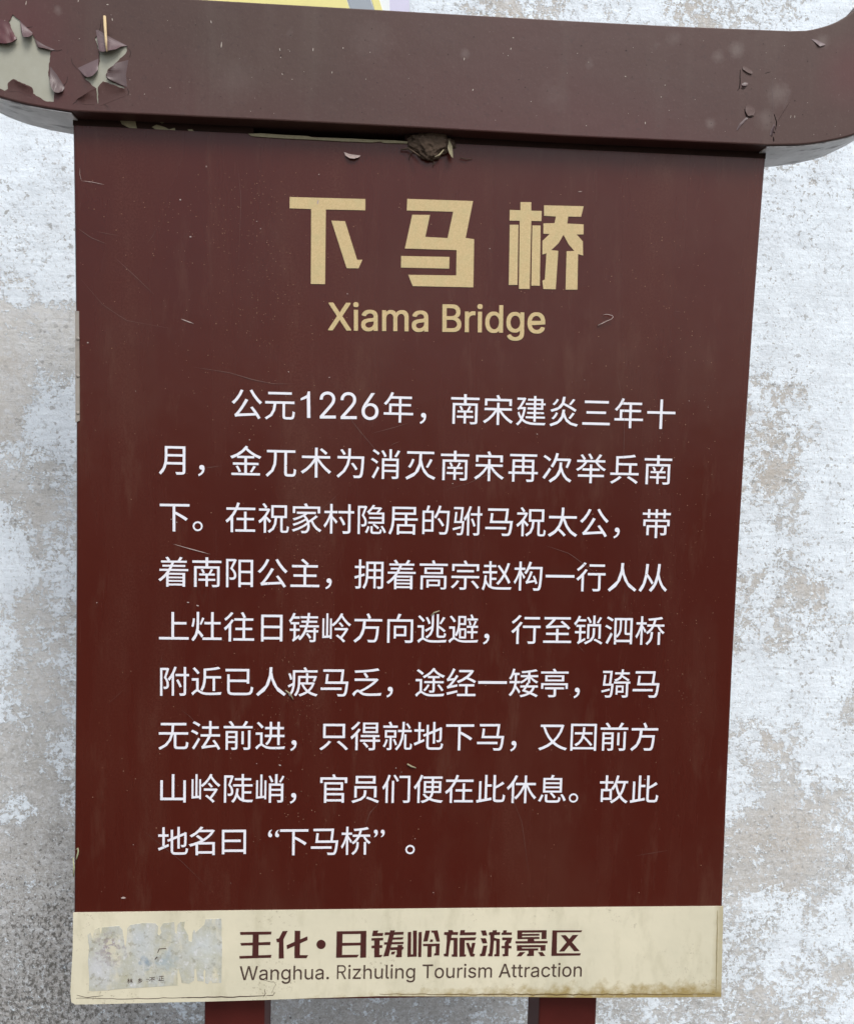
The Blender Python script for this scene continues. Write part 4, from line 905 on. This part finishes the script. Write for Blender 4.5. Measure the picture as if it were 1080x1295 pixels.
Z1, Z2, Z3, Z4 = ((295, 1165), 8.64), ((420, 1165), 7.714), ((510, 1165), 7.714), ((600, 1165), 7.448)
circ = [(960 + 50 * math.cos(t * math.pi / 10), 260 + 50 * math.sin(t * math.pi / 10)) for t in range(20)]
NAME = [
    (Z1, [[(75, 125), (418, 120), (415, 150), (78, 155)], [(80, 245), (408, 233), (405, 265), (85, 272)], [(68, 388), (418, 375), (412, 405), (70, 415)], [(215, 125), (280, 122), (275, 400), (208, 405)]]),
    (Z1, [[(540, 115), (595, 113), (548, 205), (553, 412), (497, 414), (500, 235), (478, 235), (470, 200), (500, 195)], [(672, 110), (733, 112), (728, 378), (818, 378), (800, 410), (668, 410)], [(585, 268), (810, 172), (812, 212), (588, 312)]]),
    (Z1, [circ]),
    (Z2, [[(45, 105), (103, 103), (98, 335), (262, 333), (245, 358), (40, 362)], [(45, 105), (335, 100), (333, 128), (45, 132)], [(280, 102), (335, 100), (332, 360), (275, 362)], [(90, 218), (285, 215), (285, 240), (90, 245)]]),
    (Z2, [[(400, 97), (452, 97), (440, 122), (500, 120), (495, 148), (390, 150)], [(385, 172), (500, 168), (497, 192), (385, 195)], [(385, 245), (492, 240), (490, 265), (385, 270)], [(412, 190), (465, 190), (462, 335), (490, 335), (478, 357), (412, 358)],
          [(515, 115), (698, 110), (696, 135), (512, 140)], [(590, 165), (696, 162), (690, 182), (590, 186)], [(508, 212), (698, 208), (696, 228), (508, 234)], [(568, 95), (614, 95), (572, 260), (552, 345), (500, 350), (530, 250)],
          [(570, 262), (640, 258), (640, 238), (685, 238), (685, 256), (698, 258), (696, 278), (682, 282), (680, 355), (622, 357), (625, 335), (632, 332), (632, 285), (570, 288)], [(580, 305), (618, 300), (605, 328), (575, 330)]]),
    (Z2, [[(740, 112), (772, 110), (770, 330), (790, 330), (790, 98), (828, 97), (825, 350), (735, 354)], [(845, 112), (875, 110), (870, 354), (840, 354)], [(912, 97), (955, 97), (932, 200), (890, 204)],
          [(968, 97), (1030, 95), (1052, 204), (1018, 204), (990, 115), (972, 118)], [(960, 183), (985, 183), (983, 206), (952, 206)],
          [(888, 228), (1050, 224), (1046, 338), (995, 340), (998, 320), (1010, 318), (1012, 248), (972, 250), (970, 354), (930, 354), (932, 248), (888, 248)]]),
    (Z3, [[(440, 92), (480, 92), (490, 112), (535, 112), (533, 138), (472, 138), (468, 168), (530, 168), (528, 352), (475, 352), (472, 330), (490, 330), (492, 190), (462, 192), (450, 260), (440, 350), (398, 348), (395, 325), (415, 322), (425, 200), (425, 140), (398, 138), (400, 112), (440, 112)],
          [(560, 92), (602, 92), (600, 115), (712, 113), (708, 140), (550, 142)], [(550, 168), (712, 163), (700, 190), (600, 192), (598, 330), (612, 330), (610, 350), (548, 352)],
          [(612, 218), (640, 216), (660, 270), (672, 218), (704, 216), (680, 320), (700, 328), (692, 350), (655, 350)]]),
    (Z3, [[(758, 97), (805, 95), (820, 145), (775, 145)], [(755, 172), (805, 172), (820, 220), (775, 222)], [(780, 245), (820, 243), (800, 345), (750, 348), (748, 325), (762, 322)],
          [(872, 95), (912, 93), (912, 113), (945, 113), (943, 138), (888, 140), (888, 168), (942, 180), (938, 348), (888, 348), (888, 330), (905, 325), (908, 195), (885, 195), (878, 280), (870, 348), (828, 348), (828, 325), (840, 320), (850, 200), (848, 140), (835, 138), (838, 113), (872, 113)],
          [(975, 95), (1010, 95), (1005, 115), (1060, 115), (1058, 138), (958, 138), (960, 118), (975, 115)],
          [(965, 165), (1062, 165), (1050, 215), (1030, 225), (1030, 245), (1055, 248), (1055, 270), (1027, 270), (1025, 345), (972, 348), (970, 328), (988, 325), (990, 270), (960, 268), (960, 248), (990, 246), (990, 215), (1010, 190), (965, 190)]]),
    (Z4, [[(405, 92), (680, 90), (680, 110), (405, 113)], [(405, 92), (450, 92), (448, 174), (405, 174)], [(635, 90), (680, 90), (678, 172), (632, 172)], [(440, 126), (612, 124), (612, 141), (440, 143)], [(405, 156), (612, 154), (612, 172), (405, 174)],
          [(505, 160), (560, 160), (565, 200), (500, 200)], [(388, 194), (688, 192), (688, 213), (388, 215)], [(400, 232), (670, 230), (668, 282), (625, 284), (622, 250), (445, 252), (448, 262), (600, 262), (600, 280), (400, 284)],
          [(510, 270), (560, 270), (560, 332), (495, 334), (497, 315), (510, 312)], [(425, 298), (478, 296), (440, 336), (398, 336)], [(600, 298), (640, 296), (668, 332), (625, 334)]]),
    (Z4, [[(735, 92), (1015, 92), (1005, 108), (778, 110), (775, 308), (1002, 308), (995, 328), (725, 332)], [(815, 138), (860, 136), (990, 285), (940, 288)], [(925, 136), (978, 134), (845, 290), (797, 290)]]),
]
for (z, polys) in NAME:
    sheet('footer_character', stroke_polys(*z, polys), -0.0020, 0.0004, M_maroon, sign)
letters('english_footer', latin('Wanghua. Rizhuling Tourism Attraction', (303.5, 1239), (735, 1234.5), 17.2), -0.0020, 0.0004, M_umber, sign, 'dark lettering Wanghua. Rizhuling Tourism Attraction')

# torn off sticker on the band
Zs = ((85, 1150), 5.023)
RES = [[(130, 165), (150, 150), (160, 190), (175, 130), (205, 118), (215, 165), (222, 118), (330, 108), (352, 135), (360, 190), (368, 250), (378, 200), (382, 120), (400, 104), (480, 90), (560, 92), (578, 110),
        (574, 160), (585, 172), (600, 150), (592, 120), (610, 92), (680, 84), (685, 150), (695, 160), (703, 98), (722, 82), (748, 80), (742, 120), (770, 170), (772, 205), (792, 210), (798, 150), (806, 130), (815, 150), (850, 120), (872, 100), (880, 66), (980, 62), (984, 270),
        (980, 470), (925, 472), (915, 455), (892, 478), (876, 470), (880, 395), (872, 385), (866, 400), (868, 462), (828, 458), (820, 384), (810, 380), (806, 455), (775, 475), (728, 470), (722, 430), (706, 378), (700, 400), (702, 486),
        (560, 495), (380, 505), (250, 518), (160, 524), (138, 520), (140, 440), (132, 330), (140, 250)]]
res = sheet('sticker_residue', stroke_polys(*Zs, RES), -0.0020, 0.0004, M_res, sign)
its = []
for ch, u, v in (('林', 165, 1240), ('乡', 178, 1239.5), ('一', 187.5, 1238), ('不', 193, 1238), ('正', 204.5, 1236.5)):
    its += cell_items(ch, (u, v), (u, v), 0.0072 if ch != '一' else 0.004)
letters('tiny_print', its, -0.0024, 0.0003, M_umber, sign, 'faint small characters left on the torn sticker')
sheet('ink_line', stroke_polys(*Zs, [[(573, 278), (583, 253), (628, 250), (629, 254), (587, 257), (577, 280)], [(555, 320), (570, 303), (574, 308), (560, 324)]]), -0.0024, 0.0003, M_umber, sign)


def crack(pts, w, Y, mat, parent, name='crack', th=0.0002):
    P = [Vector(p) for p in pts]
    L, Rr = [], []
    for i, p in enumerate(P):
        d = (P[min(i + 1, len(P) - 1)] - P[max(i - 1, 0)]).normalized()
        nrm = Vector((-d.y, d.x))
        ww = w * (0.35 + 0.65 * math.sin(math.pi * (i + .5) / len(P)))
        L.append(tuple(p + nrm * ww / 2))
        Rr.append(tuple(p - nrm * ww / 2))
    return sheet(name, [L + Rr[::-1]], Y, th, mat, parent)


def wig(pts, n, amp, seed):
    random.seed(seed)
    return [(p.x + random.uniform(-amp, amp), p.y + random.uniform(-amp, amp)) for p in resample(pts, n)]


for i, (P, w, n) in enumerate((([(96, 1263), (160, 1264), (258, 1262)], .9, 26), ([(230, 1262.5), (300, 1261.5), (336, 1260)], 1.7, 14), ([(336, 1260), (345, 1259.5), (348, 1256)], 1.0, 7),
                               ([(333, 1262), (336, 1257), (335, 1252)], .8, 5), ([(330, 1240), (347, 1243), (349, 1246), (345, 1254)], .5, 8), ([(97, 1259), (110, 1262), (130, 1260)], .7, 6))):
    crack(wig(P, n, .5, i), w * .75, -0.0019, M_umber, band)
crack(wig([(480, 1258), (600, 1258.5), (700, 1258.5), (905, 1258)], 60, .7, 9), 1.3, -0.0019, mat_flat('ochre_grime', (0.13, 0.085, 0.03), .9, .2, 150), band, 'grime_line')
crack(wig([(907.5, 1152), (906.5, 1200), (905.5, 1256)], 24, .3, 3), 1.1, -0.0019, mat_flat('fold_grime', (0.30, 0.25, 0.13), .8, .2, 150), band, 'fold_line')

# ---------------------------------------------------------------- posts
for u0, u1 in ((258, 331), (672.5, 754.5)):
    a, b = at(u0, 1285, PT).x, at(u1, 1285, PT).x
    w = 0.0755
    a = b - w if u0 > 500 else a
    box('post', (a, PT + .0015, 0.002), (a + w, PT + .0015 + 0.075, RZ1 - .002 if False else 1.80), M_post, sign, 0.003)

# ---------------------------------------------------------------- crossbeam with upturned ends
HY, HB = -0.022, 0.056
OUT = [(90, 140), (200, 144.8), (340, 151.3), (530, 161), (720, 171.8), (860, 178), (970, 183), (1010, 182.4), (1045, 178), (1080, 169.5), (1115, 153), (1145, 128), (1168, 92), (1180, 40), (1185, -40),
       (1150, -62), (1125, -32), (1100, -5), (1080, 12.5), (1060, 25.5), (1040, 33.0), (1020, 37.2), (1000, 37.8), (860, 32.2), (720, 25), (530, 14), (340, 3.2), (200, -5), (60, -13.2), (20, -15), (-10, -22), (-35, -40),
       (-45, -75), (-75, -78), (-85, -10), (-82, 50), (-70, 80), (-50, 100), (-25, 113), (0, 122), (30, 130), (60, 135.6)]


def dens(P):
    out = []
    n = len(P)
    for i in range(n):
        p0, p1, p2, p3 = [Vector(P[(i + k) % n]) for k in (-1, 0, 1, 2)]
        L = (p2 - p1).length
        m = max(1, int(L / 7)) if L < 60 else 1
        for k in range(m):
            t = k / m
            q = 0.5 * ((2 * p1) + (p2 - p0) * t + (2 * p0 - 5 * p1 + 4 * p2 - p3) * t * t + (3 * p1 - p0 - 3 * p2 + p3) * t ** 3) if m > 1 and (p1 - p0).length < 90 and (p3 - p2).length < 90 else p1.lerp(p2, t)
            out.append((q.x, q.y))
    return out


OW = ccw([(p.x, p.z) for p in (at(u, v, HY) for u, v in dens(OUT))])


def inset(P, d):
    out = []
    n = len(P)
    for i in range(n):
        a, b, c = Vector(P[i - 1]), Vector(P[i]), Vector(P[(i + 1) % n])
        t = ((b - a).normalized() + (c - b).normalized()).normalized()
        out.append((b.x - t.y * d, b.y + t.x * d))
    return out


Zb, Zr = ((0, 0), 6.0), ((900, 40), 6.0)
HOLE = stroke_polys(*Zb, [
    [(-60, 330), (50, 325), (110, 305), (125, 290), (85, 215), (65, 160), (97, 105), (150, 150), (168, 180), (240, 245), (272, 300), (285, 355), (385, 375), (378, 450), (365, 545), (385, 640), (412, 700),
     (408, 768), (350, 765), (250, 705), (243, 660), (200, 640), (100, 595), (60, 625), (60, 670), (35, 685), (0, 668), (-60, 660)],
    [(720, 290), (750, 240), (860, 300), (965, 345), (960, 390), (935, 420), (870, 480), (820, 520), (802, 565), (812, 592), (850, 618), (955, 660), (940, 668), (845, 634), (782, 612), (742, 660), (746, 780),
     (738, 785), (729, 665), (640, 590), (690, 560), (740, 520), (752, 470), (755, 400)]])
def slit(pts, w):
    P = [Vector(p) for p in stroke_polys(*Zr, [pts])[0]]
    L, Q = [], []
    for i, p in enumerate(P):
        d = (P[min(i + 1, len(P) - 1)] - P[max(i - 1, 0)]).normalized()
        ww = w * (0.3 + 0.7 * math.sin(math.pi * (i + .5) / len(P)))
        L.append((p.x - d.y * ww / 2, p.y + d.x * ww / 2))
        Q.append((p.x + d.y * ww / 2, p.y - d.x * ww / 2))
    return L + Q[::-1]


SLIT = [slit([(217, 285), (214, 340), (215, 390), (209, 425), (196, 446)], 1.2), slit([(219, 424), (232, 432), (250, 429)], 1.0),
        slit([(248, 585), (258, 618), (268, 645), (290, 650), (320, 640)], 1.3), slit([(474, 620), (482, 650), (492, 680), (490, 710), (482, 745)], 1.3),
        slit([(468, 756), (474, 764), (480, 768)], 1.6), slit([(468, 796), (470, 815), (471, 832)], 1.6), slit([(262, 652), (236, 676), (214, 700), (198, 724), (190, 740)], .5),
        slit([(595, 520), (575, 560), (548, 600), (520, 645), (500, 680)], .35)]


def ragged(P, amp, step=2.2, seed=1):
    rr = random.Random(seed)
    out = []
    for i in range(len(P)):
        a, b = Vector(P[i]), Vector(P[(i + 1) % len(P)])
        m = max(1, int((b - a).length / step))
        nrm = Vector((-(b - a).y, (b - a).x)).normalized()
        for k in range(m):
            o_ = 0 if k == 0 else rr.uniform(-amp, amp)
            out.append(tuple(a.lerp(b, k / m) + nrm * o_))
    return out


HOLE = [ragged(P, .55, 2.2, i) for i, P in enumerate(HOLE)]
SLIT = [ragged(P, .08, 1.5, i + 7) for i, P in enumerate(SLIT)]


def crossbeam():
    pw = lambda P: [(p.x, p.z) for p in (at(u, v, HY) for u, v in P)]
    I1, I2 = inset(OW, .0005), inset(OW, .0016)
    V2, F2 = union([I2], [pw(P) for P in HOLE + SLIT])
    V, F = slab(V2, F2, HY, 0.0012)
    # drop the wall round the outer rim (it is replaced by the rounded edge)
    n = len(OW)
    b = len(V)
    V += [Vector((x, HY, z)) for x, z in I2] + [Vector((x, HY + .0005, z)) for x, z in I1] + [Vector((x, HY + .0016, z)) for x, z in OW] + [Vector((x, HB, z)) for x, z in OW]
    for r in range(3):
        for i in range(n):
            q = (i + 1) % n
            F.append([b + r * n + i, b + r * n + n + i, b + r * n + n + q, b + r * n + q])
    F.append([b + 3 * n + i for i in range(n)])
    me = bpy.data.meshes.new('crossbeam')
    me.from_pydata([tuple(v) for v in V], [], F)
    me.validate()
    bm = bmesh.new()
    bm.from_mesh(me)
    bmesh.ops.remove_doubles(bm, verts=bm.verts, dist=1e-6)
    bm.to_mesh(me)
    bm.free()
    return link('crossbeam', me, M_beam, sign)


hb = crossbeam()
grow = lambda P, k: [((u - sum(a for a, _ in P) / len(P)) * k + sum(a for a, _ in P) / len(P), (v - sum(b for _, b in P) / len(P)) * k + sum(b for _, b in P) / len(P)) for u, v in P]
sheet('undercoat', [[(-14, 8), (74, 8), (74, 133), (60, 131), (-14, 114)]], HY + .0011, .001, M_under, hb)
sheet('undercoat', [[(100, 30), (168, 40), (168, 134), (100, 132)]], HY + .0011, .001, M_under, hb)
sheet('hollow_shade', [[(925, 80), (965, 80), (990, 130), (990, 181.4), (925, 181)]], HY + .0025, .001, M_dark, hb)  # dark sheet behind the slits, paints the shade of the hollow beam

q = lambda P, z=Zb: stroke_polys(*z, [P])[0]
J = random.Random(4)
# left bare patch
flake(q([(-40, 125), (30, 150), (62, 162)]), q([(-40, 318), (40, 325), (90, 316), (124, 290)]), HY, .006, M_redflake, hb)
flake(q([(150, 152), (175, 180), (246, 243)]), q([(166, 262), (180, 276), (215, 276), (242, 262)]), HY, .007, M_lilac, hb)
flake(q([(262, 290), (330, 335), (420, 375)]), q([(285, 352), (330, 360), (385, 376)]), HY, .003, M_flakebrown, hb)
flake(q([(380, 500), (430, 560), (492, 660)]), q([(376, 600), (384, 655), (410, 694), (445, 700), (474, 688)]), HY, .005, M_flakebrown, hb)
flake(q([(60, 690), (140, 690), (240, 730)]), q([(70, 622), (100, 600), (190, 645), (242, 668)]), HY, .0022, M_beam, hb)
# second bare patch
flake(q([(728, 225), (745, 222), (850, 285), (966, 343)]), q([(750, 383), (780, 388), (830, 378), (880, 370), (915, 350)]), HY, .007, M_lilac, hb)
flake(q([(590, 512), (680, 470), (748, 440)]), q([(640, 572), (665, 580), (700, 572), (742, 530)]), HY, .005, M_lilac, hb)
flake(q([(975, 450), (955, 560), (965, 655)]), q([(880, 475), (815, 540), (808, 580), (850, 612)]), HY, .004, M_flakebrown, hb)
flake(q([(575, 755), (640, 790), (725, 790)]), q([(590, 745), (640, 715), (690, 680), (728, 668)]), HY, .003, M_beam, hb)
flake(q([(760, 800), (860, 760), (960, 720)]), q([(748, 672), (782, 616), (845, 640), (945, 672)]), HY, .0022, M_beam, hb)
# right cracks
flake(q([(258, 555), (290, 545), (330, 585)], Zr), q([(256, 600), (276, 637), (316, 630), (326, 610)], Zr), HY, .0018, M_beam, hb)
flake(q([(232, 255), (265, 262), (300, 285)], Zr), q([(236, 280), (262, 300), (300, 318), (312, 308)], Zr), HY, .0014, M_beam, hb)
flake(q([(225, 395), (250, 380), (275, 385)], Zr), q([(235, 410), (255, 408), (272, 400)], Zr), HY, .002, M_flakebrown, hb)
flake(q([(270, 640), (240, 665), (212, 695), (188, 740)], Zr), q([(276, 652), (250, 680), (222, 708), (194, 745)], Zr), HY, .0010, M_flakebrown, hb)
flake(q([(440, 780), (450, 740), (470, 700)], Zr), q([(460, 790), (470, 750), (482, 705)], Zr), HY, .002, M_flakebrown, hb)
flake(q([(752, 50), (790, 55), (862, 90)], Zr), q([(790, 80), (820, 108), (862, 98)], Zr), HY, .0015, M_lilac, hb)
for i, (P, w) in enumerate((([(128, 24), (127, 33), (125, 40)], .5), ([(161, 58), (166, 66), (163, 72)], .4), ([(161, 111), (163, 116), (162, 120)], .6), ([(98, 126), (92, 131)], .5), ([(64, 63), (72, 64), (78, 62)], .5),
                           ([(79, 110), (84, 104), (86, 96)], .4), ([(26, 40), (34, 34), (41, 33)], .4), ([(98, 87), (92, 80), (90, 72)], .35), ([(131, 131), (137, 135)], .5), ([(968, 92), (974, 90)], .4))):
    crack(wig(P, 7, .35, i + 40), w, HY - .0003, M_dark, hb, 'hairline_crack')
# curved grey end plates under both upturned ends
for side, P in (('r', [(971, 183), (1010, 182.4), (1045, 178), (1080, 169.5), (1115, 153), (1145, 128)]), ('l', [(89.5, 140.2), (60, 135.6), (30, 130), (0, 122), (-25, 113), (-50, 100), (-70, 80)])):
    W = [at(u, v, HY) for u, v in P]
    W = resample(W, 22)
    V, F = [], []
    for i, p in enumerate(W):
        a, b = W[max(0, i - 1)], W[min(len(W) - 1, i + 1)]
        d = (b - a).normalized()
        nrm = Vector((-d.z, 0, d.x))
        if nrm.z > 0:
            nrm = -nrm
        for y, o in ((HY + .003, .0004), (HY + .003, .0016), (HB - .002, .0016), (HB - .002, .0004)):
            V.append(p + nrm * o + Vector((0, y - HY, 0)))
    for i in range(len(W) - 1):
        for k_ in range(4):
            r_ = (k_ + 1) % 4
            F.append([i * 4 + k_, i * 4 + r_, i * 4 + 4 + r_, i * 4 + 4 + k_])
    F += [[0, 1, 2, 3], [len(V) - 4, len(V) - 3, len(V) - 2, len(V) - 1]]
    pydata('end_plate', V, F, M_zinc, hb)

# ---------------------------------------------------------------- specks and scratches that belong to the surfaces


def specks(name, spots, mat, Y, parent):
    V, F = [], []
    for u, v, r, el, an in spots:
        b = len(V)
        n = 6
        for k_ in range(n):
            t = 2 * math.pi * k_ / n + random.uniform(-.3, .3)
            x, y = math.cos(t) * r, math.sin(t) * r * el
            V.append(at(u + x * math.cos(an) - y * math.sin(an), v + x * math.sin(an) + y * math.cos(an), Y))
        F.append([b + k_ for k_ in range(n)])
    return tag(pydata(name, V, F, mat, parent), kind='stuff')


def cluster(n, cu, cv, su, sv, r0=.3, r1=.8):
    return [(random.gauss(cu, su), random.gauss(cv, sv), random.uniform(r0, r1) ** 1.3, random.uniform(.5, 1), random.uniform(0, 3)) for _ in range(n)]


random.seed(11)
inb = lambda L: [s for s in L if 104 < s[0] < 905 and 215 < s[1] < 1135]
tan = cluster(320, 325, 330, 35, 100, .3, .75) + cluster(140, 250, 260, 90, 40) + cluster(260, 372, 880, 28, 150, .3, .75) + cluster(200, 850, 600, 40, 250, .3, .7) + cluster(80, 860, 400, 40, 120) + cluster(90, 440, 560, 180, 60, .25, .6) + cluster(90, 840, 780, 40, 120, .25, .6)
tan += [(random.uniform(105, 905), random.uniform(220, 1130), random.uniform(.3, .75), .8, 0) for _ in range(230)] + cluster(60, 180, 440, 60, 60, .25, .6)
specks('dirt_specks', inb(tan), M_speck, LY - .0001, sign)
pale = [(random.uniform(105, 905), random.uniform(220, 1130), random.uniform(.4, .9), .8, 0) for _ in range(26)] + [(228, 252, 1.3, .7, .4), (241, 299, 1.5, .6, .2), (261, 210, 1.2, .5, 1.5), (111, 433, 1.2, .8, 0), (365, 470, 1, .6, 1), (354, 968, 1.6, .6, .3),
                                                                                                                           (238, 762, 1.6, .5, .2), (250, 766, 1.8, .5, .3), (156, 1136, 3.2, .4, 0), (402, 255, 1, 3.0, .2)]
specks('pale_specks', pale, M_debris, LY - .0003, sign)
random.seed(5)
hp = []
for _ in range(70):
    u = random.uniform(5, 1075)
    hp.append((u, random.uniform(12, 130) + u * .042, random.uniform(.4, 1.0), random.uniform(.5, 1), random.uniform(0, 3)))
hp += [(280, 56, .9, 7, .1), (354, 62, .8, 4, -.2), (355, 72, .8, 1.5, 0), (396, 62, .8, 4.5, .05), (434, 60, 1.3, 1, 0), (357, 93, .9, 2.2, -.4), (420, 91, .8, 3, .2), (587, 74, .8, 4, .1), (646, 61, .8, 3, .2), (649, 47, 1.7, .5, .3), (598, 113, 1, 2, .3),
       (267, 27, .9, 3.5, -.2), (33, 3, .9, 5, .15), (142, 24, .9, 3.4, -.1), (136, 5, 2.4, .5, 0), (841, 107, 1.5, .5, 0), (836, 122, 1.6, .5, -.3), (816, 155, .9, 3, 0), (791, 96, 1.6, .5, .1), (1000, 147, .6, 5, .2), (1005, 147, .6, 5, 0), (99, 0, .8, 5, .1)]
specks('pale_specks', [(s[0], s[1], s[2] * .62, s[3], s[4]) for s in hp], M_pale, HY - .0003, hb)
dk = [(random.uniform(100, 1070), 0, random.uniform(.35, .9), .7, 0) for _ in range(110)]
dk = [(u, random.uniform(14, 132) + u * .042, r, e, a) for u, _, r, e, a in dk]
specks('dark_specks', dk, M_dark, HY - .0003, hb)


def scratches(lines, mat, Y, parent):
    V, F = [], []
    for pts, w in lines:
        P = resample(pts, max(3, len(pts) * 4))
        b = len(V)
        m = len(P)
        for i, p in enumerate(P):
            d = (P[min(i + 1, m - 1)] - P[max(i - 1, 0)]).normalized()
            ww = w * math.sin(math.pi * (i + .4) / m) * random.uniform(.6, 1)
            V += [at(p.x - d.y * ww / 2, p.y + d.x * ww / 2, Y), at(p.x + d.y * ww / 2, p.y - d.x * ww / 2, Y)]
        F += [[b + 2 * i, b + 2 * i + 1, b + 2 * i + 3, b + 2 * i + 2] for i in range(m - 1)]
    return tag(pydata('scratches', V, F, mat, parent), kind='stuff')


random.seed(21)
SL = [([(245, 464), (290, 471), (320, 480), (345, 485), (372, 485)], .9), ([(98, 288), (115, 300), (135, 308)], .8), ([(145, 325), (170, 348), (195, 372)], .7), ([(100, 350), (130, 385), (160, 405), (215, 415)], .5),
      ([(440, 525), (455, 545), (478, 572)], .6), ([(470, 548), (500, 540), (516, 535)], .5), ([(258, 592), (280, 589)], .6), ([(480, 1015), (468, 1028), (462, 1045)], .7), ([(300, 200), (305, 250), (302, 330)], .4),
      ([(560, 620), (590, 612), (640, 590)], .4), ([(690, 690), (720, 700), (760, 730)], .5), ([(640, 990), (660, 1040), (668, 1100)], .4), ([(180, 1050), (230, 1090), (260, 1120)], .4), ([(780, 470), (790, 520), (788, 600)], .4)]
for _ in range(14):
    u, v, a, l = random.uniform(120, 880), random.uniform(230, 1120), random.uniform(-.9, .9) + random.choice((0, 1.57)), random.uniform(8, 45)
    SL.append(([(u, v), (u + l * .5 * math.cos(a) + random.uniform(-2, 2), v + l * .5 * math.sin(a)), (u + l * math.cos(a), v + l * math.sin(a))], random.uniform(.2, .45)))
scratches(SL, M_scratch, LY - .0002, sign)
scratches([([(219, 688), (240, 694), (266, 701)], 1.1), ([(229, 403), (245, 409)], 1.3), ([(103, 228), (118, 230), (132, 233)], .8), ([(101, 212), (101, 220), (103, 228)], .6), ([(731, 242), (736, 241.5)], 1)], M_debris, LY - .0003, sign)
scratches([([(978, 92), (976, 110), (978, 135), (975, 160)], .6), ([(990, 140), (996, 122), (1000, 116)], .7)], M_flakebrown, HY - .0002, hb)

# ---------------------------------------------------------------- loose things caught on the sign
o = tube('straw', [at(132.3, 20, HY - .001), at(133, 34, HY - .004), at(134, 50, HY - .008), at(135, 64.5, HY - .009)], [.0016, .0017, .0014, .0008], M_straw)
tag(o, 'pale straw standing upright, caught behind the lifted paint flake near the left of the crossbeam', 'straw')


def lump():
    random.seed(3)
    bm = bmesh.new()
    bmesh.ops.create_icosphere(bm, subdivisions=5, radius=1)
    c = at(545, 183, -.002)
    for v in bm.verts:
        d = v.co.normalized()
        r = 1 + .30 * noise.noise(d * 2.2) + .16 * noise.noise(d * 6 + Vector((3, 1, 2))) + .10 * noise.noise(d * 13) + .07 * noise.noise(d * 31)
        z = d.z * r
        x = d.x * r * (1 - .35 * max(0, -z))
        v.co = c + Vector((x * .0250, d.y * r * .008, z * .0165))
    me = bpy.data.meshes.new('mud_nest')
    bm.to_mesh(me)
    bm.free()
    return link('mud_nest', me, M_mud, None, True)


tag(lump(), 'lump of dried mud nest stuck under the middle of the crossbeam', 'mud nest')
o = flake([(568, 176), (572, 184), (573, 199)], [(566, 186), (568, 193), (572, 199)], -.008, .003, M_chip, None, 'dry_leaf', .0004)
tag(o, 'small pale dry leaf hanging beside the dried mud nest', 'leaf')
random.seed(8)
for i, (a, b) in enumerate((((509, 178), (521, 190)), ((515, 186), (530, 196)), ((552, 178), (560, 194)), ((533, 197), (542, 200)), ((556, 199), (545, 205)))):
    pass
o = tube('twig', [at(507, 189, -.003), at(516, 187, -.006), (at(524, 192, -.009)), at(531, 197, -.012)], [.0008, .001, .001, .0006], M_mud)
tag(o, 'short dark twig sticking out at the left of the mud nest', 'twig')
o = tube('twig', [at(550, 198, -.016), at(556, 195, -.015), at(561, 189, -.012)], [.0006, .0009, .0006], M_chip)
tag(o, 'tiny pale twig embedded on the front of the mud nest', 'twig')
random.seed(14)
for lab, a, b, c in (('thin dark fibre trailing down from the left side of the mud nest', (525, 188), (519, 194), (517, 202)), ('thin dark fibre hanging from the bottom tip of the mud nest', (546, 200), (549, 205), (547, 211)),
                     ('thin dark fibre lying flat right of the mud nest and dry leaf', (582, 199), (590, 201), (597, 200))):
    o = tube('fibre', [at(*a, -.003), at(*b, -.0025), at(*c, -.0012)], [.0006, .0005, .0003], M_mud)
    tag(o, lab, 'fibre', 'fibres round the mud nest')
o = flake([(435, 191.5), (441, 194), (447, 195), (456, 196)], [(437, 196), (442, 199.5), (448, 200), (454.5, 198.2)], -.0003, .004, M_debris, None, 'bark_chip', .0004)
tag(o, 'small pale curved chip stuck just below the crossbeam, left of the mud nest', 'chip')
C1 = [(756, 411.5), (761, 409), (768, 405.5), (773, 403.5), (775.5, 400.5), (774, 398.8), (769, 397.4), (765, 397.4), (762, 398.5)]
o = tube('dry_tendril', [at(u, v, -.0015 - .003 * math.sin(i * .39)) for i, (u, v) in enumerate(C1)], [.0006, .0006, .0005, .0004, .0004, .0004, .0004, .0004, .0002], M_debris)
tag(o, 'fine dry tendril curled like a hook to the right of the English heading', 'tendril')
C2 = [(96.5, 1087), (98, 1082), (99, 1077), (98.5, 1073), (96, 1075)]
o = tube('grass_blade', [at(u, v, -.003) for u, v in C2], [.0007, .0009, .0009, .0007, .0004], M_tendril)
tag(o, 'little curled green grass blade at the lower left edge of the sign', 'grass blade')
o = tube('grass_blade', [at(93, 1109, -.002), at(93.6, 1098, -.003), at(92.5, 1085, -.002)], [.0008, .001, .0005], M_tendril)
tag(o, 'straight dry grass blade hanging down the left edge just above the cream footer', 'grass blade')
o = tube('dry_twig', [at(515, 966.5, -.0015), at(520, 969.5, -.002), at(526, 971.5, -.0015)], [.0009, .0011, .0006], M_chip)
tag(o, 'tiny tan twig stuck above the eighth line of text', 'twig')
o = tube('dry_twig', [at(545, 779, -.0015), at(549, 775, -.002), at(556, 772.5, -.0015)], [.0007, .001, .0006], M_chip)
tag(o, 'tiny tan twig stuck on the character after 向 in the fifth line of text', 'twig')
o = tube('dry_twig', [at(361, 873, -.0015), at(367, 878, -.002), at(371, 885, -.0015)], [.0007, .001, .0006], M_chip)
tag(o, 'tiny tan twig stuck below the character 人 in the sixth line of text', 'twig')
